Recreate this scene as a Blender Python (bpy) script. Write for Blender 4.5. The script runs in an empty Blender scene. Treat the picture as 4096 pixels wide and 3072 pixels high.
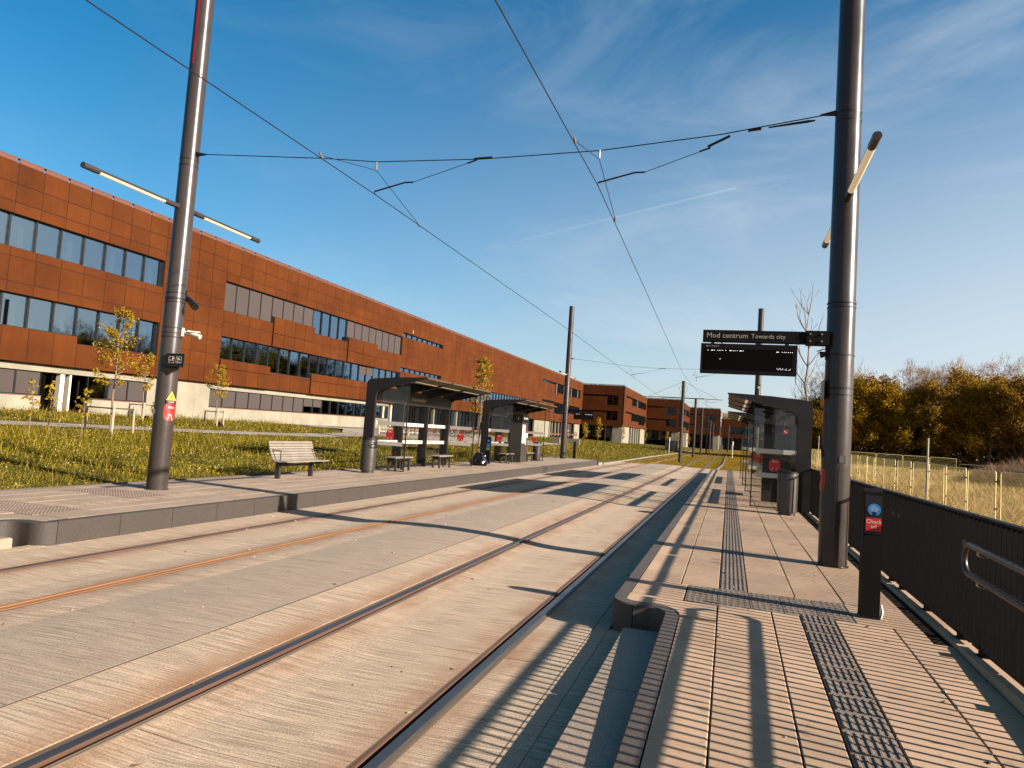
import bpy, math, random
import numpy as np
from mathutils import Matrix, Vector
R_ = math.radians
sc = bpy.context.scene
col = sc.collection
rng = random.Random(7)

# ---------------------------------------------------------------- camera
cam = bpy.data.cameras.new('camera')
cam.sensor_width = 36.0
cam.lens = 36.0 * 2840.0 / 4096.0
cam.clip_start = 0.05
cam.clip_end = 12000
co = bpy.data.objects.new('camera', cam)
col.objects.link(co)
CR = Vector((0.95419473, 0.29158825, 0.06699784))
CD = Vector((0.04457562, 0.08287951, -0.99556215))
CF = Vector((-0.29584697, 0.95294663, 0.06608547))
CAM = Vector((0, 0, 1.855))
mw = Matrix.Identity(4)
for i in range(3):
    mw[i][0] = CR[i]; mw[i][1] = -CD[i]; mw[i][2] = -CF[i]; mw[i][3] = CAM[i]
co.matrix_world = mw
sc.camera = co

# ---------------------------------------------------------------- world, sun, exposure
SUN_EL = R_(22.0)
SUN_AZ = R_(9.0)          # the sun stands to the right (+X) and a little behind the camera (-Y)
w = bpy.data.worlds.new('World'); sc.world = w; w.use_nodes = True
nt = w.node_tree; nt.nodes.clear()
def N(tree, typ, **kw):
    n = tree.nodes.new(typ)
    for k, v in kw.items(): setattr(n, k, v)
    return n
out = N(nt, 'ShaderNodeOutputWorld'); bg = N(nt, 'ShaderNodeBackground')
sky = N(nt, 'ShaderNodeTexSky', sky_type='NISHITA', sun_disc=False, sun_elevation=SUN_EL,
        sun_rotation=R_(99.0), altitude=0, air_density=1.0, dust_density=1.0, ozone_density=3.0)
hsv = N(nt, 'ShaderNodeHueSaturation'); hsv.inputs['Hue'].default_value = 0.489; hsv.inputs['Saturation'].default_value = 1.42; hsv.inputs['Value'].default_value = 1.62
nt.links.new(sky.outputs[0], hsv.inputs['Color'])
tc = N(nt, 'ShaderNodeTexCoord')
mp = N(nt, 'ShaderNodeMapping'); mp.inputs['Scale'].default_value = (1.2, 2.4, 5.0); mp.inputs['Rotation'].default_value = (0.15, 0.35, 0.5); mp.inputs['Location'].default_value = (3.1, 0.4, 1.7)
nt.links.new(tc.outputs['Generated'], mp.inputs[0])
nz = N(nt, 'ShaderNodeTexNoise'); nz.inputs['Scale'].default_value = 1.3; nz.inputs['Detail'].default_value = 7; nz.inputs['Roughness'].default_value = 0.6; nz.inputs['Distortion'].default_value = 0.8
nt.links.new(mp.outputs[0], nz.inputs[0])
cr = N(nt, 'ShaderNodeMapRange'); cr.interpolation_type = 'SMOOTHSTEP'
cr.inputs[1].default_value = 0.43; cr.inputs[2].default_value = 0.76; cr.inputs[3].default_value = 0.0; cr.inputs[4].default_value = 0.34
nt.links.new(nz.outputs[0], cr.inputs[0])
# thin high haze, thicker low in the sky
sep = N(nt, 'ShaderNodeSeparateXYZ'); nt.links.new(tc.outputs['Generated'], sep.inputs[0])
hz = N(nt, 'ShaderNodeMapRange'); hz.interpolation_type = 'SMOOTHSTEP'
hz.inputs[1].default_value = 0.0; hz.inputs[2].default_value = 0.61; hz.inputs[3].default_value = 0.92; hz.inputs[4].default_value = 0.0
nt.links.new(sep.outputs[2], hz.inputs[0])
sdot = N(nt, 'ShaderNodeVectorMath', operation='DOT_PRODUCT'); sdot.inputs[1].default_value = (math.cos(SUN_AZ), -math.sin(SUN_AZ), 0.0); nt.links.new(tc.outputs['Generated'], sdot.inputs[0])
fw = N(nt, 'ShaderNodeMapRange'); fw.inputs[1].default_value = -0.8; fw.inputs[2].default_value = 0.15; fw.inputs[3].default_value = 0.12; fw.inputs[4].default_value = 1.0   # haze looks thicker towards the sun
nt.links.new(sdot.outputs['Value'], fw.inputs[0])
hzm = N(nt, 'ShaderNodeMath', operation='MULTIPLY'); nt.links.new(hz.outputs[0], hzm.inputs[0]); nt.links.new(fw.outputs[0], hzm.inputs[1])
# condensation trail: a thin band along a great circle
def pix_dir(px, py):
    return (CR * (px - 2048) + CD * (py - 1536) + CF * 2840).normalized()
ta, tb = pix_dir(1760, 1042), pix_dir(2940, 752)
tn = ta.cross(tb).normalized(); tt = (tb - ta).normalized()
d1 = N(nt, 'ShaderNodeVectorMath', operation='DOT_PRODUCT'); d1.inputs[1].default_value = tn; nt.links.new(tc.outputs['Generated'], d1.inputs[0])
ab = N(nt, 'ShaderNodeMath', operation='ABSOLUTE'); nt.links.new(d1.outputs['Value'], ab.inputs[0])
m1 = N(nt, 'ShaderNodeMapRange'); m1.interpolation_type = 'SMOOTHSTEP'; m1.inputs[1].default_value = 0.0003; m1.inputs[2].default_value = 0.0022; m1.inputs[3].default_value = 1; m1.inputs[4].default_value = 0
nt.links.new(ab.outputs[0], m1.inputs[0])
d2 = N(nt, 'ShaderNodeVectorMath', operation='DOT_PRODUCT'); d2.inputs[1].default_value = tt; nt.links.new(tc.outputs['Generated'], d2.inputs[0])
m2 = N(nt, 'ShaderNodeMapRange'); m2.inputs[1].default_value = ta.dot(tt); m2.inputs[2].default_value = tb.dot(tt); m2.inputs[3].default_value = 0.0; m2.inputs[4].default_value = 0.15
nt.links.new(d2.outputs['Value'], m2.inputs[0])
m3 = N(nt, 'ShaderNodeMapRange'); m3.inputs[1].default_value = tb.dot(tt); m3.inputs[2].default_value = tb.dot(tt) + 0.001; m3.inputs[3].default_value = 1; m3.inputs[4].default_value = 0
nt.links.new(d2.outputs['Value'], m3.inputs[0])
mu = N(nt, 'ShaderNodeMath', operation='MULTIPLY'); nt.links.new(m1.outputs[0], mu.inputs[0]); nt.links.new(m2.outputs[0], mu.inputs[1])
mv = N(nt, 'ShaderNodeMath', operation='MULTIPLY'); nt.links.new(mu.outputs[0], mv.inputs[0]); nt.links.new(m3.outputs[0], mv.inputs[1])
crm = N(nt, 'ShaderNodeMath', operation='MULTIPLY'); nt.links.new(cr.outputs[0], crm.inputs[0]); nt.links.new(fw.outputs[0], crm.inputs[1])
ad = N(nt, 'ShaderNodeMath', operation='ADD'); nt.links.new(crm.outputs[0], ad.inputs[0]); nt.links.new(hzm.outputs[0], ad.inputs[1])
ad2 = N(nt, 'ShaderNodeMath', operation='ADD', use_clamp=True); nt.links.new(ad.outputs[0], ad2.inputs[0]); nt.links.new(mv.outputs[0], ad2.inputs[1])
mx = N(nt, 'ShaderNodeMix', data_type='RGBA'); mx.inputs[7].default_value = (7.0, 7.8, 8.6, 1)
nt.links.new(ad2.outputs[0], mx.inputs[0]); nt.links.new(hsv.outputs[0], mx.inputs[6])
gw_ = N(nt, 'ShaderNodeMapRange'); gw_.interpolation_type = 'SMOOTHSTEP'; gw_.inputs[1].default_value = 0.48; gw_.inputs[2].default_value = 1.0; nt.links.new(sdot.outputs['Value'], gw_.inputs[0])
hc = N(nt, 'ShaderNodeMix', data_type='RGBA'); hc.inputs[6].default_value = (7.9, 8.7, 9.4, 1); hc.inputs[7].default_value = (24.0, 17.0, 10.0, 1)   # hazy air is warmer towards the low sun
nt.links.new(gw_.outputs[0], hc.inputs[0]); nt.links.new(hc.outputs[2], mx.inputs[7])
nt.links.new(mx.outputs[2], bg.inputs[0]); bg.inputs[1].default_value = 0.0318
nt.links.new(bg.outputs[0], out.inputs[0])

sl = bpy.data.lights.new('sun', 'SUN'); sl.energy = 5.0; sl.angle = R_(0.5); sl.color = (1.0, 0.965, 0.915)
so = bpy.data.objects.new('sun', sl); col.objects.link(so)
SD = Vector((math.cos(SUN_AZ) * math.cos(SUN_EL), -math.sin(SUN_AZ) * math.cos(SUN_EL), math.sin(SUN_EL)))
so.rotation_euler = SD.to_track_quat('Z', 'Y').to_euler()
so.location = (60, -20, 40)
vs = sc.view_settings
vs.view_transform = 'Standard'; vs.look = 'None'; vs.exposure = 1.55; vs.gamma = 1.0; vs.use_curve_mapping = False
sc.render.resolution_x = 1024; sc.render.resolution_y = 768
sc.render.engine = 'CYCLES'
sc.cycles.max_bounces = 6; sc.cycles.transparent_max_bounces = 24; sc.cycles.caustics_reflective = False; sc.cycles.caustics_refractive = False

# ---------------------------------------------------------------- helpers
class MB:
    """collects faces, links them as ONE mesh object"""
    def __init__(s): s.v = []; s.f = []; s.m = []
    def add(s, vs, fs, m=0):
        o = len(s.v); s.v += [tuple(p) for p in vs]
        for f in fs: s.f.append(tuple(i + o for i in f)); s.m.append(m)
        return s
    def box(s, x0, x1, y0, y1, z0, z1, m=0):
        return s.add([(x0,y0,z0),(x1,y0,z0),(x1,y1,z0),(x0,y1,z0),(x0,y0,z1),(x1,y0,z1),(x1,y1,z1),(x0,y1,z1)],
              [(0,3,2,1),(4,5,6,7),(0,1,5,4),(1,2,6,5),(2,3,7,6),(3,0,4,7)], m)
    def cbox(s, x0, x1, y0, y1, z0, z1, c=0.006, m=0):
        """box with a chamfered top edge"""
        return s.add([(x0,y0,z0),(x1,y0,z0),(x1,y1,z0),(x0,y1,z0),(x0,y0,z1-c),(x1,y0,z1-c),(x1,y1,z1-c),(x0,y1,z1-c),
                      (x0+c,y0+c,z1),(x1-c,y0+c,z1),(x1-c,y1-c,z1),(x0+c,y1-c,z1)],
              [(0,1,5,4),(1,2,6,5),(2,3,7,6),(3,0,4,7),(4,5,9,8),(5,6,10,9),(6,7,11,10),(7,4,8,11),(8,9,10,11),(0,3,2,1)], m)
    def tube(s, pts, r, n=8, cap=True, m=0):
        pts = [Vector(p) for p in pts]
        rs = r if isinstance(r, (list, tuple)) else [r] * len(pts)
        rings = []
        up = None
        for i, p in enumerate(pts):
            a = pts[max(0, i-1)]; b = pts[min(len(pts)-1, i+1)]
            t = (b - a).normalized()
            if up is None:
                up = Vector((0,0,1)) if abs(t.z) < 0.9 else Vector((1,0,0))
            u = t.cross(up)
            if u.length < 1e-4: u = t.cross(Vector((0,1,0)))
            u.normalize(); v2 = u.cross(t).normalized(); up = v2
            rings.append([p + (u*math.cos(2*math.pi*k/n) + v2*math.sin(2*math.pi*k/n)) * rs[i] for k in range(n)])
        o = len(s.v)
        for rg in rings: s.v += [tuple(q) for q in rg]
        for i in range(len(pts)-1):
            for k in range(n):
                a = o+i*n+k; b = o+i*n+(k+1)%n
                s.f.append((a, b, b+n, a+n)); s.m.append(m)
        if cap:
            s.f.append(tuple(o+k for k in range(n))[::-1]); s.m.append(m)
            s.f.append(tuple(o+(len(pts)-1)*n+k for k in range(n))); s.m.append(m)
        return s
    def prism(s, poly, a0, a1, axis='y', m=0):
        """2-D polygon extruded along an axis: axis y -> poly is (x,z); x -> (y,z); z -> (x,y)"""
        n = len(poly)
        def P(p, a): return {'y': (p[0], a, p[1]), 'x': (a, p[0], p[1]), 'z': (p[0], p[1], a)}[axis]
        return s.add([P(p, a0) for p in poly] + [P(p, a1) for p in poly],
              [tuple(range(n))[::-1], tuple(range(n, 2*n))] + [(i, (i+1) % n, n+(i+1) % n, n+i) for i in range(n)], m)
    def lathe(s, prof, n=20, c=(0,0), m=0):
        o = len(s.v)
        for r, z in prof:
            for k in range(n):
                a = 2*math.pi*k/n; s.v.append((c[0]+r*math.cos(a), c[1]+r*math.sin(a), z))
        for i in range(len(prof)-1):
            for k in range(n):
                a = o+i*n+k; b = o+i*n+(k+1)%n
                s.f.append((a, b, b+n, a+n)); s.m.append(m)
        s.f.append(tuple(o+k for k in range(n))[::-1]); s.m.append(m)
        s.f.append(tuple(o+(len(prof)-1)*n+k for k in range(n))); s.m.append(m)
        return s
    def mesh(s, name, mats, smooth=False):
        me = bpy.data.meshes.new(name)
        me.from_pydata(s.v, [], s.f)
        for mt in (mats if isinstance(mats, (list, tuple)) else [mats]): me.materials.append(mt)
        if any(s.m): me.polygons.foreach_set('material_index', s.m)
        if smooth: sm_mesh(me, smooth)
        me.update()
        return me
    def build(s, name, mats, parent=None, loc=(0,0,0), smooth=False, rz=0):
        return put(name, s.mesh(name, mats, smooth), parent, loc, rz)
def sm_mesh(me, ang):
    me.polygons.foreach_set('use_smooth', [True] * len(me.polygons))
    a = R_(35) if ang is True else ang
    try: me.set_sharp_from_angle(angle=a)
    except Exception: pass
def put(name, me, parent=None, loc=(0,0,0), rz=0, rot=None, sca=None):
    o = bpy.data.objects.new(name, me); col.objects.link(o)
    o.location = loc
    o.rotation_euler = rot if rot else (0, 0, rz)
    if sca: o.scale = sca
    if parent: o.parent = parent
    return o
def tag(o, label=None, cat=None, group=None, kind=None):
    if label: o['label'] = label
    if cat: o['category'] = cat
    if group: o['group'] = group
    if kind: o['kind'] = kind
    return o
def thing(name, label, cat, loc=(0,0,0), rz=0, group=None):
    o = bpy.data.objects.new(name, None); col.objects.link(o)
    o.empty_display_size = 0.3
    o.location = loc; o.rotation_euler = (0,0,rz)
    return tag(o, label, cat, group)
def copy_tree(o, parent=None):
    c = o.copy(); col.objects.link(c); c.parent = parent
    for ch in list(o.children): copy_tree(ch, c)
    return c
_txt = {}
def text_mesh(body, size, mt, ext=0.0008, align='LEFT', shear=0.0, sx=1.0):
    key = (body, size, mt.name, align, sx)
    if key in _txt: return _txt[key]
    cu = bpy.data.curves.new('t', 'FONT'); cu.body = body; cu.size = size; cu.extrude = ext; cu.align_x = align; cu.align_y = 'CENTER'
    cu.resolution_u = 2
    ob = bpy.data.objects.new('t', cu); col.objects.link(ob)
    dg = bpy.context.evaluated_depsgraph_get(); dg.update()
    me = bpy.data.meshes.new_from_object(ob.evaluated_get(dg))
    me.transform(Matrix.Diagonal((sx, 1, 1, 1)))
    me.materials.clear(); me.materials.append(mt)
    bpy.data.objects.remove(ob); bpy.data.curves.remove(cu)
    _txt[key] = me
    return me
FACE_CAM = (R_(90), 0, 0)            # text facing -Y
FACE_PX = (R_(90), 0, R_(90))        # text facing +X
FACE_MX = (R_(90), 0, R_(-90))       # text facing -X

# ---------------------------------------------------------------- materials
MATS = {}
def base(name):
    m = bpy.data.materials.new(name); m.use_nodes = True
    t = m.node_tree; t.nodes.clear()
    o = N(t, 'ShaderNodeOutputMaterial'); b = N(t, 'ShaderNodeBsdfPrincipled')
    t.links.new(b.outputs[0], o.inputs[0])
    MATS[name] = m
    return m, t, b, o
def L(t, a, b): t.links.new(a, b)
def noise(t, vec, scale, detail=4, rough=0.55, dist=0.0):
    n = N(t, 'ShaderNodeTexNoise'); n.inputs['Scale'].default_value = scale; n.inputs['Detail'].default_value = detail
    n.inputs['Roughness'].default_value = rough; n.inputs['Distortion'].default_value = dist
    if vec is not None: L(t, vec, n.inputs[0])
    return n.outputs[0]
def mapv(t, vec, sc_):
    m = N(t, 'ShaderNodeMapping'); m.inputs['Scale'].default_value = sc_; L(t, vec, m.inputs[0]); return m.outputs[0]
def rngv(t, v, a, b, c, d, smooth=False):
    m = N(t, 'ShaderNodeMapRange')
    if smooth: m.interpolation_type = 'SMOOTHSTEP'
    for i, x in enumerate((a, b, c, d)): m.inputs[1+i].default_value = x
    L(t, v, m.inputs[0]); return m.outputs[0]
def mixc(t, f, a, b):
    m = N(t, 'ShaderNodeMix', data_type='RGBA')
    for x, i in ((f, 0), (a, 6), (b, 7)):
        if isinstance(x, (int, float)): m.inputs[i].default_value = x
        elif isinstance(x, (tuple, list)): m.inputs[i].default_value = (x[0], x[1], x[2], 1)
        else: L(t, x, m.inputs[i])
    return m.outputs[2]
def mth(t, op, a, b=None, clamp=False):
    m = N(t, 'ShaderNodeMath', operation=op, use_clamp=clamp)
    for i, x in enumerate((a, b)):
        if x is None: continue
        if isinstance(x, (int, float)): m.inputs[i].default_value = x
        else: L(t, x, m.inputs[i])
    return m.outputs[0]
def pos(t): return N(t, 'ShaderNodeNewGeometry').outputs['Position']
def bump(t, b, h, strength=0.3, dist=0.01):
    n = N(t, 'ShaderNodeBump'); n.inputs['Strength'].default_value = strength; n.inputs['Distance'].default_value = dist
    L(t, h, n.inputs['Height']); L(t, n.outputs[0], b.inputs['Normal'])
def mat(name, c, rough=0.6, metal=0.0, var=0.18, scale=3.0, fine=60.0, bmp=0.1, rnd=0.0, spec=0.5, c2=None, emit=None):
    m, t, b, o = base(name)
    p = pos(t)
    n1 = noise(t, p, scale, 5)
    n2 = noise(t, p, fine, 3)
    f = mth(t, 'ADD', mth(t, 'MULTIPLY', n1, 0.65), mth(t, 'MULTIPLY', n2, 0.35))
    f = rngv(t, f, 0.3, 0.7, 0, 1)
    lo = tuple(x * (1 - var) for x in c); hi = tuple(min(1, x * (1 + var)) for x in (c2 or c))
    cc = mixc(t, f, lo, hi)
    if rnd:
        oi = N(t, 'ShaderNodeObjectInfo').outputs['Random']
        k = rngv(t, oi, 0, 1, 1 - rnd, 1 + rnd)
        h = N(t, 'ShaderNodeHueSaturation'); L(t, k, h.inputs['Value']); L(t, cc, h.inputs['Color']); cc = h.outputs[0]
    L(t, cc, b.inputs['Base Color'])
    b.inputs['Metallic'].default_value = metal
    L(t, rngv(t, n1, 0.3, 0.7, max(0.02, rough - 0.07), min(1, rough + 0.07)), b.inputs['Roughness'])
    b.inputs['Specular IOR Level'].default_value = spec
    if bmp: bump(t, b, n2, bmp, 0.004)
    if emit:
        b.inputs['Emission Color'].default_value = (*emit[0], 1); b.inputs['Emission Strength'].default_value = emit[1]
    return m

mat('pole_paint', (0.048, 0.040, 0.040), 0.30, 0.0, 0.10, 2.0, 90, 0.03, spec=0.3)
mat('dark_paint', (0.018, 0.0140, 0.0140), 0.45, 0.0, 0.12, 3.0, 80, 0.03, spec=0.3)
mat('screen_black', (0.0025, 0.0012, 0.0012), 0.7, 0.0, 0.1, 3.0, 80, 0.0, spec=0.05)
mat('black_paint', (0.006, 0.0042, 0.0042), 0.38, 0.0, 0.2, 4.0, 80, 0.03)
mat('rail_paint', (0.0050, 0.0031, 0.0027), 0.6, 0.0, 0.25, 6.0, 60, 0.05, spec=0.15)
mat('bin_metal', (0.085, 0.08, 0.082), 0.36, 0.5, 0.08, 3.0, 90, 0.02)
mat('steel', (0.38, 0.36, 0.34), 0.32, 0.9, 0.1, 5.0, 60, 0.04)
mat('galv', (0.42, 0.42, 0.42), 0.45, 0.7, 0.15, 8.0, 70, 0.04)
mat('wire', (0.02, 0.018, 0.018), 0.5, 0.3, 0.1, 5, 50, 0)
mat('white_plastic', (0.72, 0.70, 0.66), 0.4, 0, 0.06, 4, 60, 0.02)
mat('white_paint', (0.75, 0.73, 0.68), 0.55, 0, 0.1, 2, 30, 0.04)
mat('band_white', (0.62, 0.63, 0.62), 0.5, 0, 0.05, 4, 40, 0.0)
mat('red_print', (0.62, 0.018, 0.016), 0.4, 0, 0.06, 5, 40, 0.0)
mat('red_dull', (0.30, 0.012, 0.018), 0.45, 0, 0.1, 5, 40, 0.0)
mat('blue_print', (0.03, 0.16, 0.42), 0.4, 0, 0.08, 5, 40, 0.0)
mat('green_print', (0.12, 0.28, 0.10), 0.5, 0, 0.08, 5, 40, 0.0)
mat('yellow_print', (0.80, 0.50, 0.02), 0.45, 0, 0.06, 5, 40, 0.0)
mat('sign_print', (0.40, 0.385, 0.38), 0.6, 0, 0.03, 5, 40, 0.0)
mat('white_print', (0.78, 0.75, 0.72), 0.6, 0, 0.03, 5, 40, 0.0)
mat('lamp_glass', (0.85, 0.74, 0.52), 0.35, 0, 0.03, 5, 40, 0.0, emit=((1.0, 0.80, 0.50), 0.12))
mat('led', (0.9, 0.9, 0.9), 0.4, 0, 0.02, 5, 40, 0, emit=((1.0, 0.97, 0.95), 0.5))
mat('blue_screen', (0.02, 0.12, 0.30), 0.25, 0, 0.1, 5, 40, 0, emit=((0.02, 0.16, 0.42), 0.16))
mat('asphalt', (0.30, 0.265, 0.235), 0.9, 0, 0.22, 0.7, 40, 0.3)
mat('plaza_paving', (0.34, 0.30, 0.27), 0.88, 0, 0.2, 0.8, 30, 0.2)
mat('wood_grey', (0.215, 0.195, 0.175), 0.75, 0, 0.22, 3.0, 45, 0.25, rnd=0.10)
mat('canopy_bounce_tan', (0.115, 0.085, 0.034), 0.5, 0.0, 0.12, 2.0, 40, 0.05)  # metal canopy underside; the tan of sunlit bounce is put into its colour
mat('stake_wood', (0.42, 0.34, 0.26), 0.8, 0, 0.25, 4.0, 30, 0.3)
mat('bark', (0.20, 0.145, 0.10), 0.9, 0, 0.3, 8.0, 40, 0.5)
mat('bark_dark', (0.11, 0.075, 0.05), 0.95, 0, 0.3, 1.5, 12, 0.5)
mat('bark_grey', (0.42, 0.30, 0.22), 0.95, 0, 0.25, 1.5, 12, 0.4)
mat('yellow_metal', (0.92, 0.80, 0.36), 0.45, 0.0, 0.1, 4, 40, 0.03)
mat('bag_plastic', (0.008, 0.007, 0.007), 0.24, 0, 0.2, 5, 30, 0.1, spec=0.45)
mat('rubber', (0.02, 0.02, 0.02), 0.8, 0, 0.2, 8, 50, 0.1)
mat('bike_frame', (0.03, 0.027, 0.028), 0.35, 0.3, 0.2, 3, 40, 0.0, rnd=0.6)
mat('blind', (0.050, 0.038, 0.036), 0.85, 0, 0.05, 0.5, 70, 0.05, rnd=0.05)
mat('frame_dark', (0.014, 0.012, 0.012), 0.4, 0.1, 0.15, 3, 40, 0.0)
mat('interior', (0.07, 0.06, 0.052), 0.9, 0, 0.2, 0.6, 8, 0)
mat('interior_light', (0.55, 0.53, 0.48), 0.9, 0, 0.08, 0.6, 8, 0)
mat('corten_dark', (0.030, 0.012, 0.008), 0.9, 0, 0.3, 2, 20, 0.2)
mat('coping', (0.125, 0.046, 0.026), 0.6, 0.1, 0.08, 1.0, 20, 0.03, rnd=0.05)
mat('roof_felt', (0.10, 0.09, 0.085), 0.95, 0, 0.2, 0.4, 5, 0.2)
mat('corrugated', (0.30, 0.29, 0.28), 0.4, 0.6, 0.1, 2, 20, 0.0)
mat('sill_brown', (0.16, 0.045, 0.02), 0.6, 0, 0.15, 2, 20, 0.1)
mat('grate', (0.022, 0.016, 0.012), 0.9, 0.0, 0.4, 10, 60, 0.2, spec=0.1)
mat('handrail_steel', (0.10, 0.085, 0.08), 0.32, 0.7, 0.1, 4, 50, 0.03)
mat('matte_black', (0.0055, 0.0036, 0.0034), 0.75, 0.0, 0.15, 4, 60, 0.02, spec=0.12)
mat('soil', (0.055, 0.042, 0.022), 1.0, 0, 0.35, 1.2, 25, 0.5)
mat('poster', (0.62, 0.58, 0.50), 0.5, 0, 0.05, 3, 30, 0)

# granite kerb
def granite(name, c):
    m, t, b, o = base(name); p = pos(t)
    s1 = noise(t, p, 95, 3, 0.8); s2 = noise(t, p, 4, 4)
    cc = mixc(t, rngv(t, s1, 0.36, 0.66, 0, 1), tuple(x*0.42 for x in c), tuple(x*1.65 for x in c))
    cc = mixc(t, rngv(t, s2, 0.35, 0.75, 0, 0.35), cc, tuple(x*0.6 for x in c))
    L(t, cc, b.inputs['Base Color']); b.inputs['Roughness'].default_value = 0.7
    bump(t, b, s1, 0.25, 0.003)
    return m
granite('granite_kerb', (0.088, 0.068, 0.056))
granite('granite_dirty', (0.046, 0.036, 0.029))
granite('granite_step', (0.33, 0.262, 0.21))
# pavers
def paver_mat(name, c, rnd=0.09):
    m, t, b, o = base(name); p = pos(t)
    f1 = noise(t, p, 260, 2, 0.6); f2 = noise(t, p, 1.6, 5, 0.6); f3 = noise(t, p, 14, 4)
    cc = mixc(t, rngv(t, f1, 0.35, 0.68, 0, 1), tuple(x*0.80 for x in c), tuple(x*1.20 for x in c))
    cc = mixc(t, rngv(t, f2, 0.42, 0.72, 0, 0.55), cc, (c[0]*0.62, c[1]*0.57, c[2]*0.53))
    cc = mixc(t, rngv(t, f3, 0.60, 0.80, 0, 0.30), cc, (c[0]*1.25, c[1]*1.22, c[2]*1.15))
    gum = noise(t, p, 11, 1, 0.3)
    cc = mixc(t, rngv(t, gum, 0.70, 0.74, 0, 0.42), cc, (c[0]*0.42, c[1]*0.40, c[2]*0.38))
    oi = N(t, 'ShaderNodeObjectInfo').outputs['Random']
    h = N(t, 'ShaderNodeHueSaturation'); L(t, rngv(t, oi, 0, 1, 1-rnd, 1+rnd), h.inputs['Value']); L(t, cc, h.inputs['Color'])
    L(t, h.outputs[0], b.inputs['Base Color']); b.inputs['Roughness'].default_value = 0.82
    bump(t, b, f1, 0.22, 0.002)
    return m
paver_mat('paver', (0.50, 0.352, 0.245), 0.12)
paver_mat('paver_grey', (0.37, 0.288, 0.222), 0.10)
paver_mat('tactile', (0.215, 0.168, 0.138), 0.05)
paver_mat('joint_sand', (0.085, 0.068, 0.052), 0)
# broomed concrete with rust staining beside the rails
RAILX = [-7.39, -5.89, -3.26, -1.77]
def slab_mat(name, lo, hi, blot, rs):
    m, t, b, o = base(name); p = pos(t)
    sx = N(t, 'ShaderNodeSeparateXYZ'); L(t, p, sx.inputs[0])
    wob = noise(t, mapv(t, p, (0.5, 0.5, 0.5)), 1.0, 2)
    v = N(t, 'ShaderNodeCombineXYZ'); L(t, mth(t, 'MULTIPLY', sx.outputs[0], 1.1), v.inputs[0])
    L(t, mth(t, 'ADD', mth(t, 'MULTIPLY', sx.outputs[1], 34.0), mth(t, 'MULTIPLY', wob, 5.0)), v.inputs[1])
    st = noise(t, v.outputs[0], 1.6, 3, 0.6); gr = noise(t, p, 75, 3, 0.75); bl = noise(t, p, 1.1, 5, 0.6)
    h = mth(t, 'ADD', mth(t, 'MULTIPLY', st, 0.62), mth(t, 'MULTIPLY', gr, 0.38))
    cc = mixc(t, rngv(t, h, 0.41, 0.60, 0, 1), lo, hi)
    cc = mixc(t, rngv(t, bl, 0.40, 0.72, 0, 0.55), cc, blot)
    pit = noise(t, p, 28, 2, 0.5)
    cc = mixc(t, rngv(t, pit, 0.66, 0.74, 0, 0.55), cc, tuple(x*0.5 for x in lo))
    near = None
    for rx in RAILX:
        d = mth(t, 'ABSOLUTE', mth(t, 'SUBTRACT', sx.outputs[0], rx))
        g = rngv(t, d, 0.06, 0.46, 1, 0, True)
        near = g if near is None else mth(t, 'MAXIMUM', near, g)
    sn = noise(t, mapv(t, p, (1.2, 0.55, 1)), 2.0, 5, 0.65)
    rust = mth(t, 'MULTIPLY', near, rngv(t, sn, 0.36, 0.62, 0.08, 0.95))
    cc = mixc(t, mth(t, 'MULTIPLY', rust, rs), cc, (0.28, 0.135, 0.055))
    L(t, cc, b.inputs['Base Color']); b.inputs['Roughness'].default_value = 0.9
    bump(t, b, h, 0.8, 0.010)
slab_mat('slab_concrete', (0.26, 0.195, 0.142), (0.68, 0.535, 0.41), (0.38, 0.30, 0.235), 0.9)
slab_mat('slab_grey', (0.235, 0.188, 0.148), (0.49, 0.40, 0.32), (0.31, 0.255, 0.21), 0.3)
# rails
def rail_mat(name, c1, c2, metal, rough):
    m, t, b, o = base(name); p = pos(t)
    f = noise(t, mapv(t, p, (30, 1.0, 30)), 1.0, 4)
    L(t, mixc(t, rngv(t, f, 0.35, 0.65, 0, 1), c1, c2), b.inputs['Base Color'])
    b.inputs['Metallic'].default_value = metal; b.inputs['Roughness'].default_value = rough
rail_mat('rail_head', (0.16, 0.15, 0.16), (0.24, 0.22, 0.225), 0.85, 0.36)
rail_mat('rail_rust', (0.075, 0.033, 0.016), (0.125, 0.058, 0.028), 0.1, 0.8)
rail_mat('rail_lip_orange', (0.26, 0.115, 0.040), (0.36, 0.17, 0.065), 0.1, 0.75)
rail_mat('rail_seal', (0.10, 0.072, 0.05), (0.17, 0.125, 0.088), 0.0, 0.9)
# concrete walls
def conc(name, c):
    m, t, b, o = base(name); p = pos(t)
    f2 = noise(t, p, 0.55, 5, 0.6); f3 = noise(t, mapv(t, p, (1.5, 1.5, 0.18)), 1.6, 4); f4 = noise(t, p, 30, 2)
    cc = mixc(t, rngv(t, f2, 0.35, 0.7, 0, 1), tuple(x*0.80 for x in c), tuple(min(1, x*1.12) for x in c))
    cc = mixc(t, rngv(t, f3, 0.52, 0.75, 0, 0.40), cc, tuple(x*0.62 for x in c))
    L(t, cc, b.inputs['Base Color']); b.inputs['Roughness'].default_value = 0.85; bump(t, b, f4, 0.12, 0.004)
conc('pale_concrete', (0.27, 0.262, 0.215))
conc('grey_concrete', (0.24, 0.21, 0.18))
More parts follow.
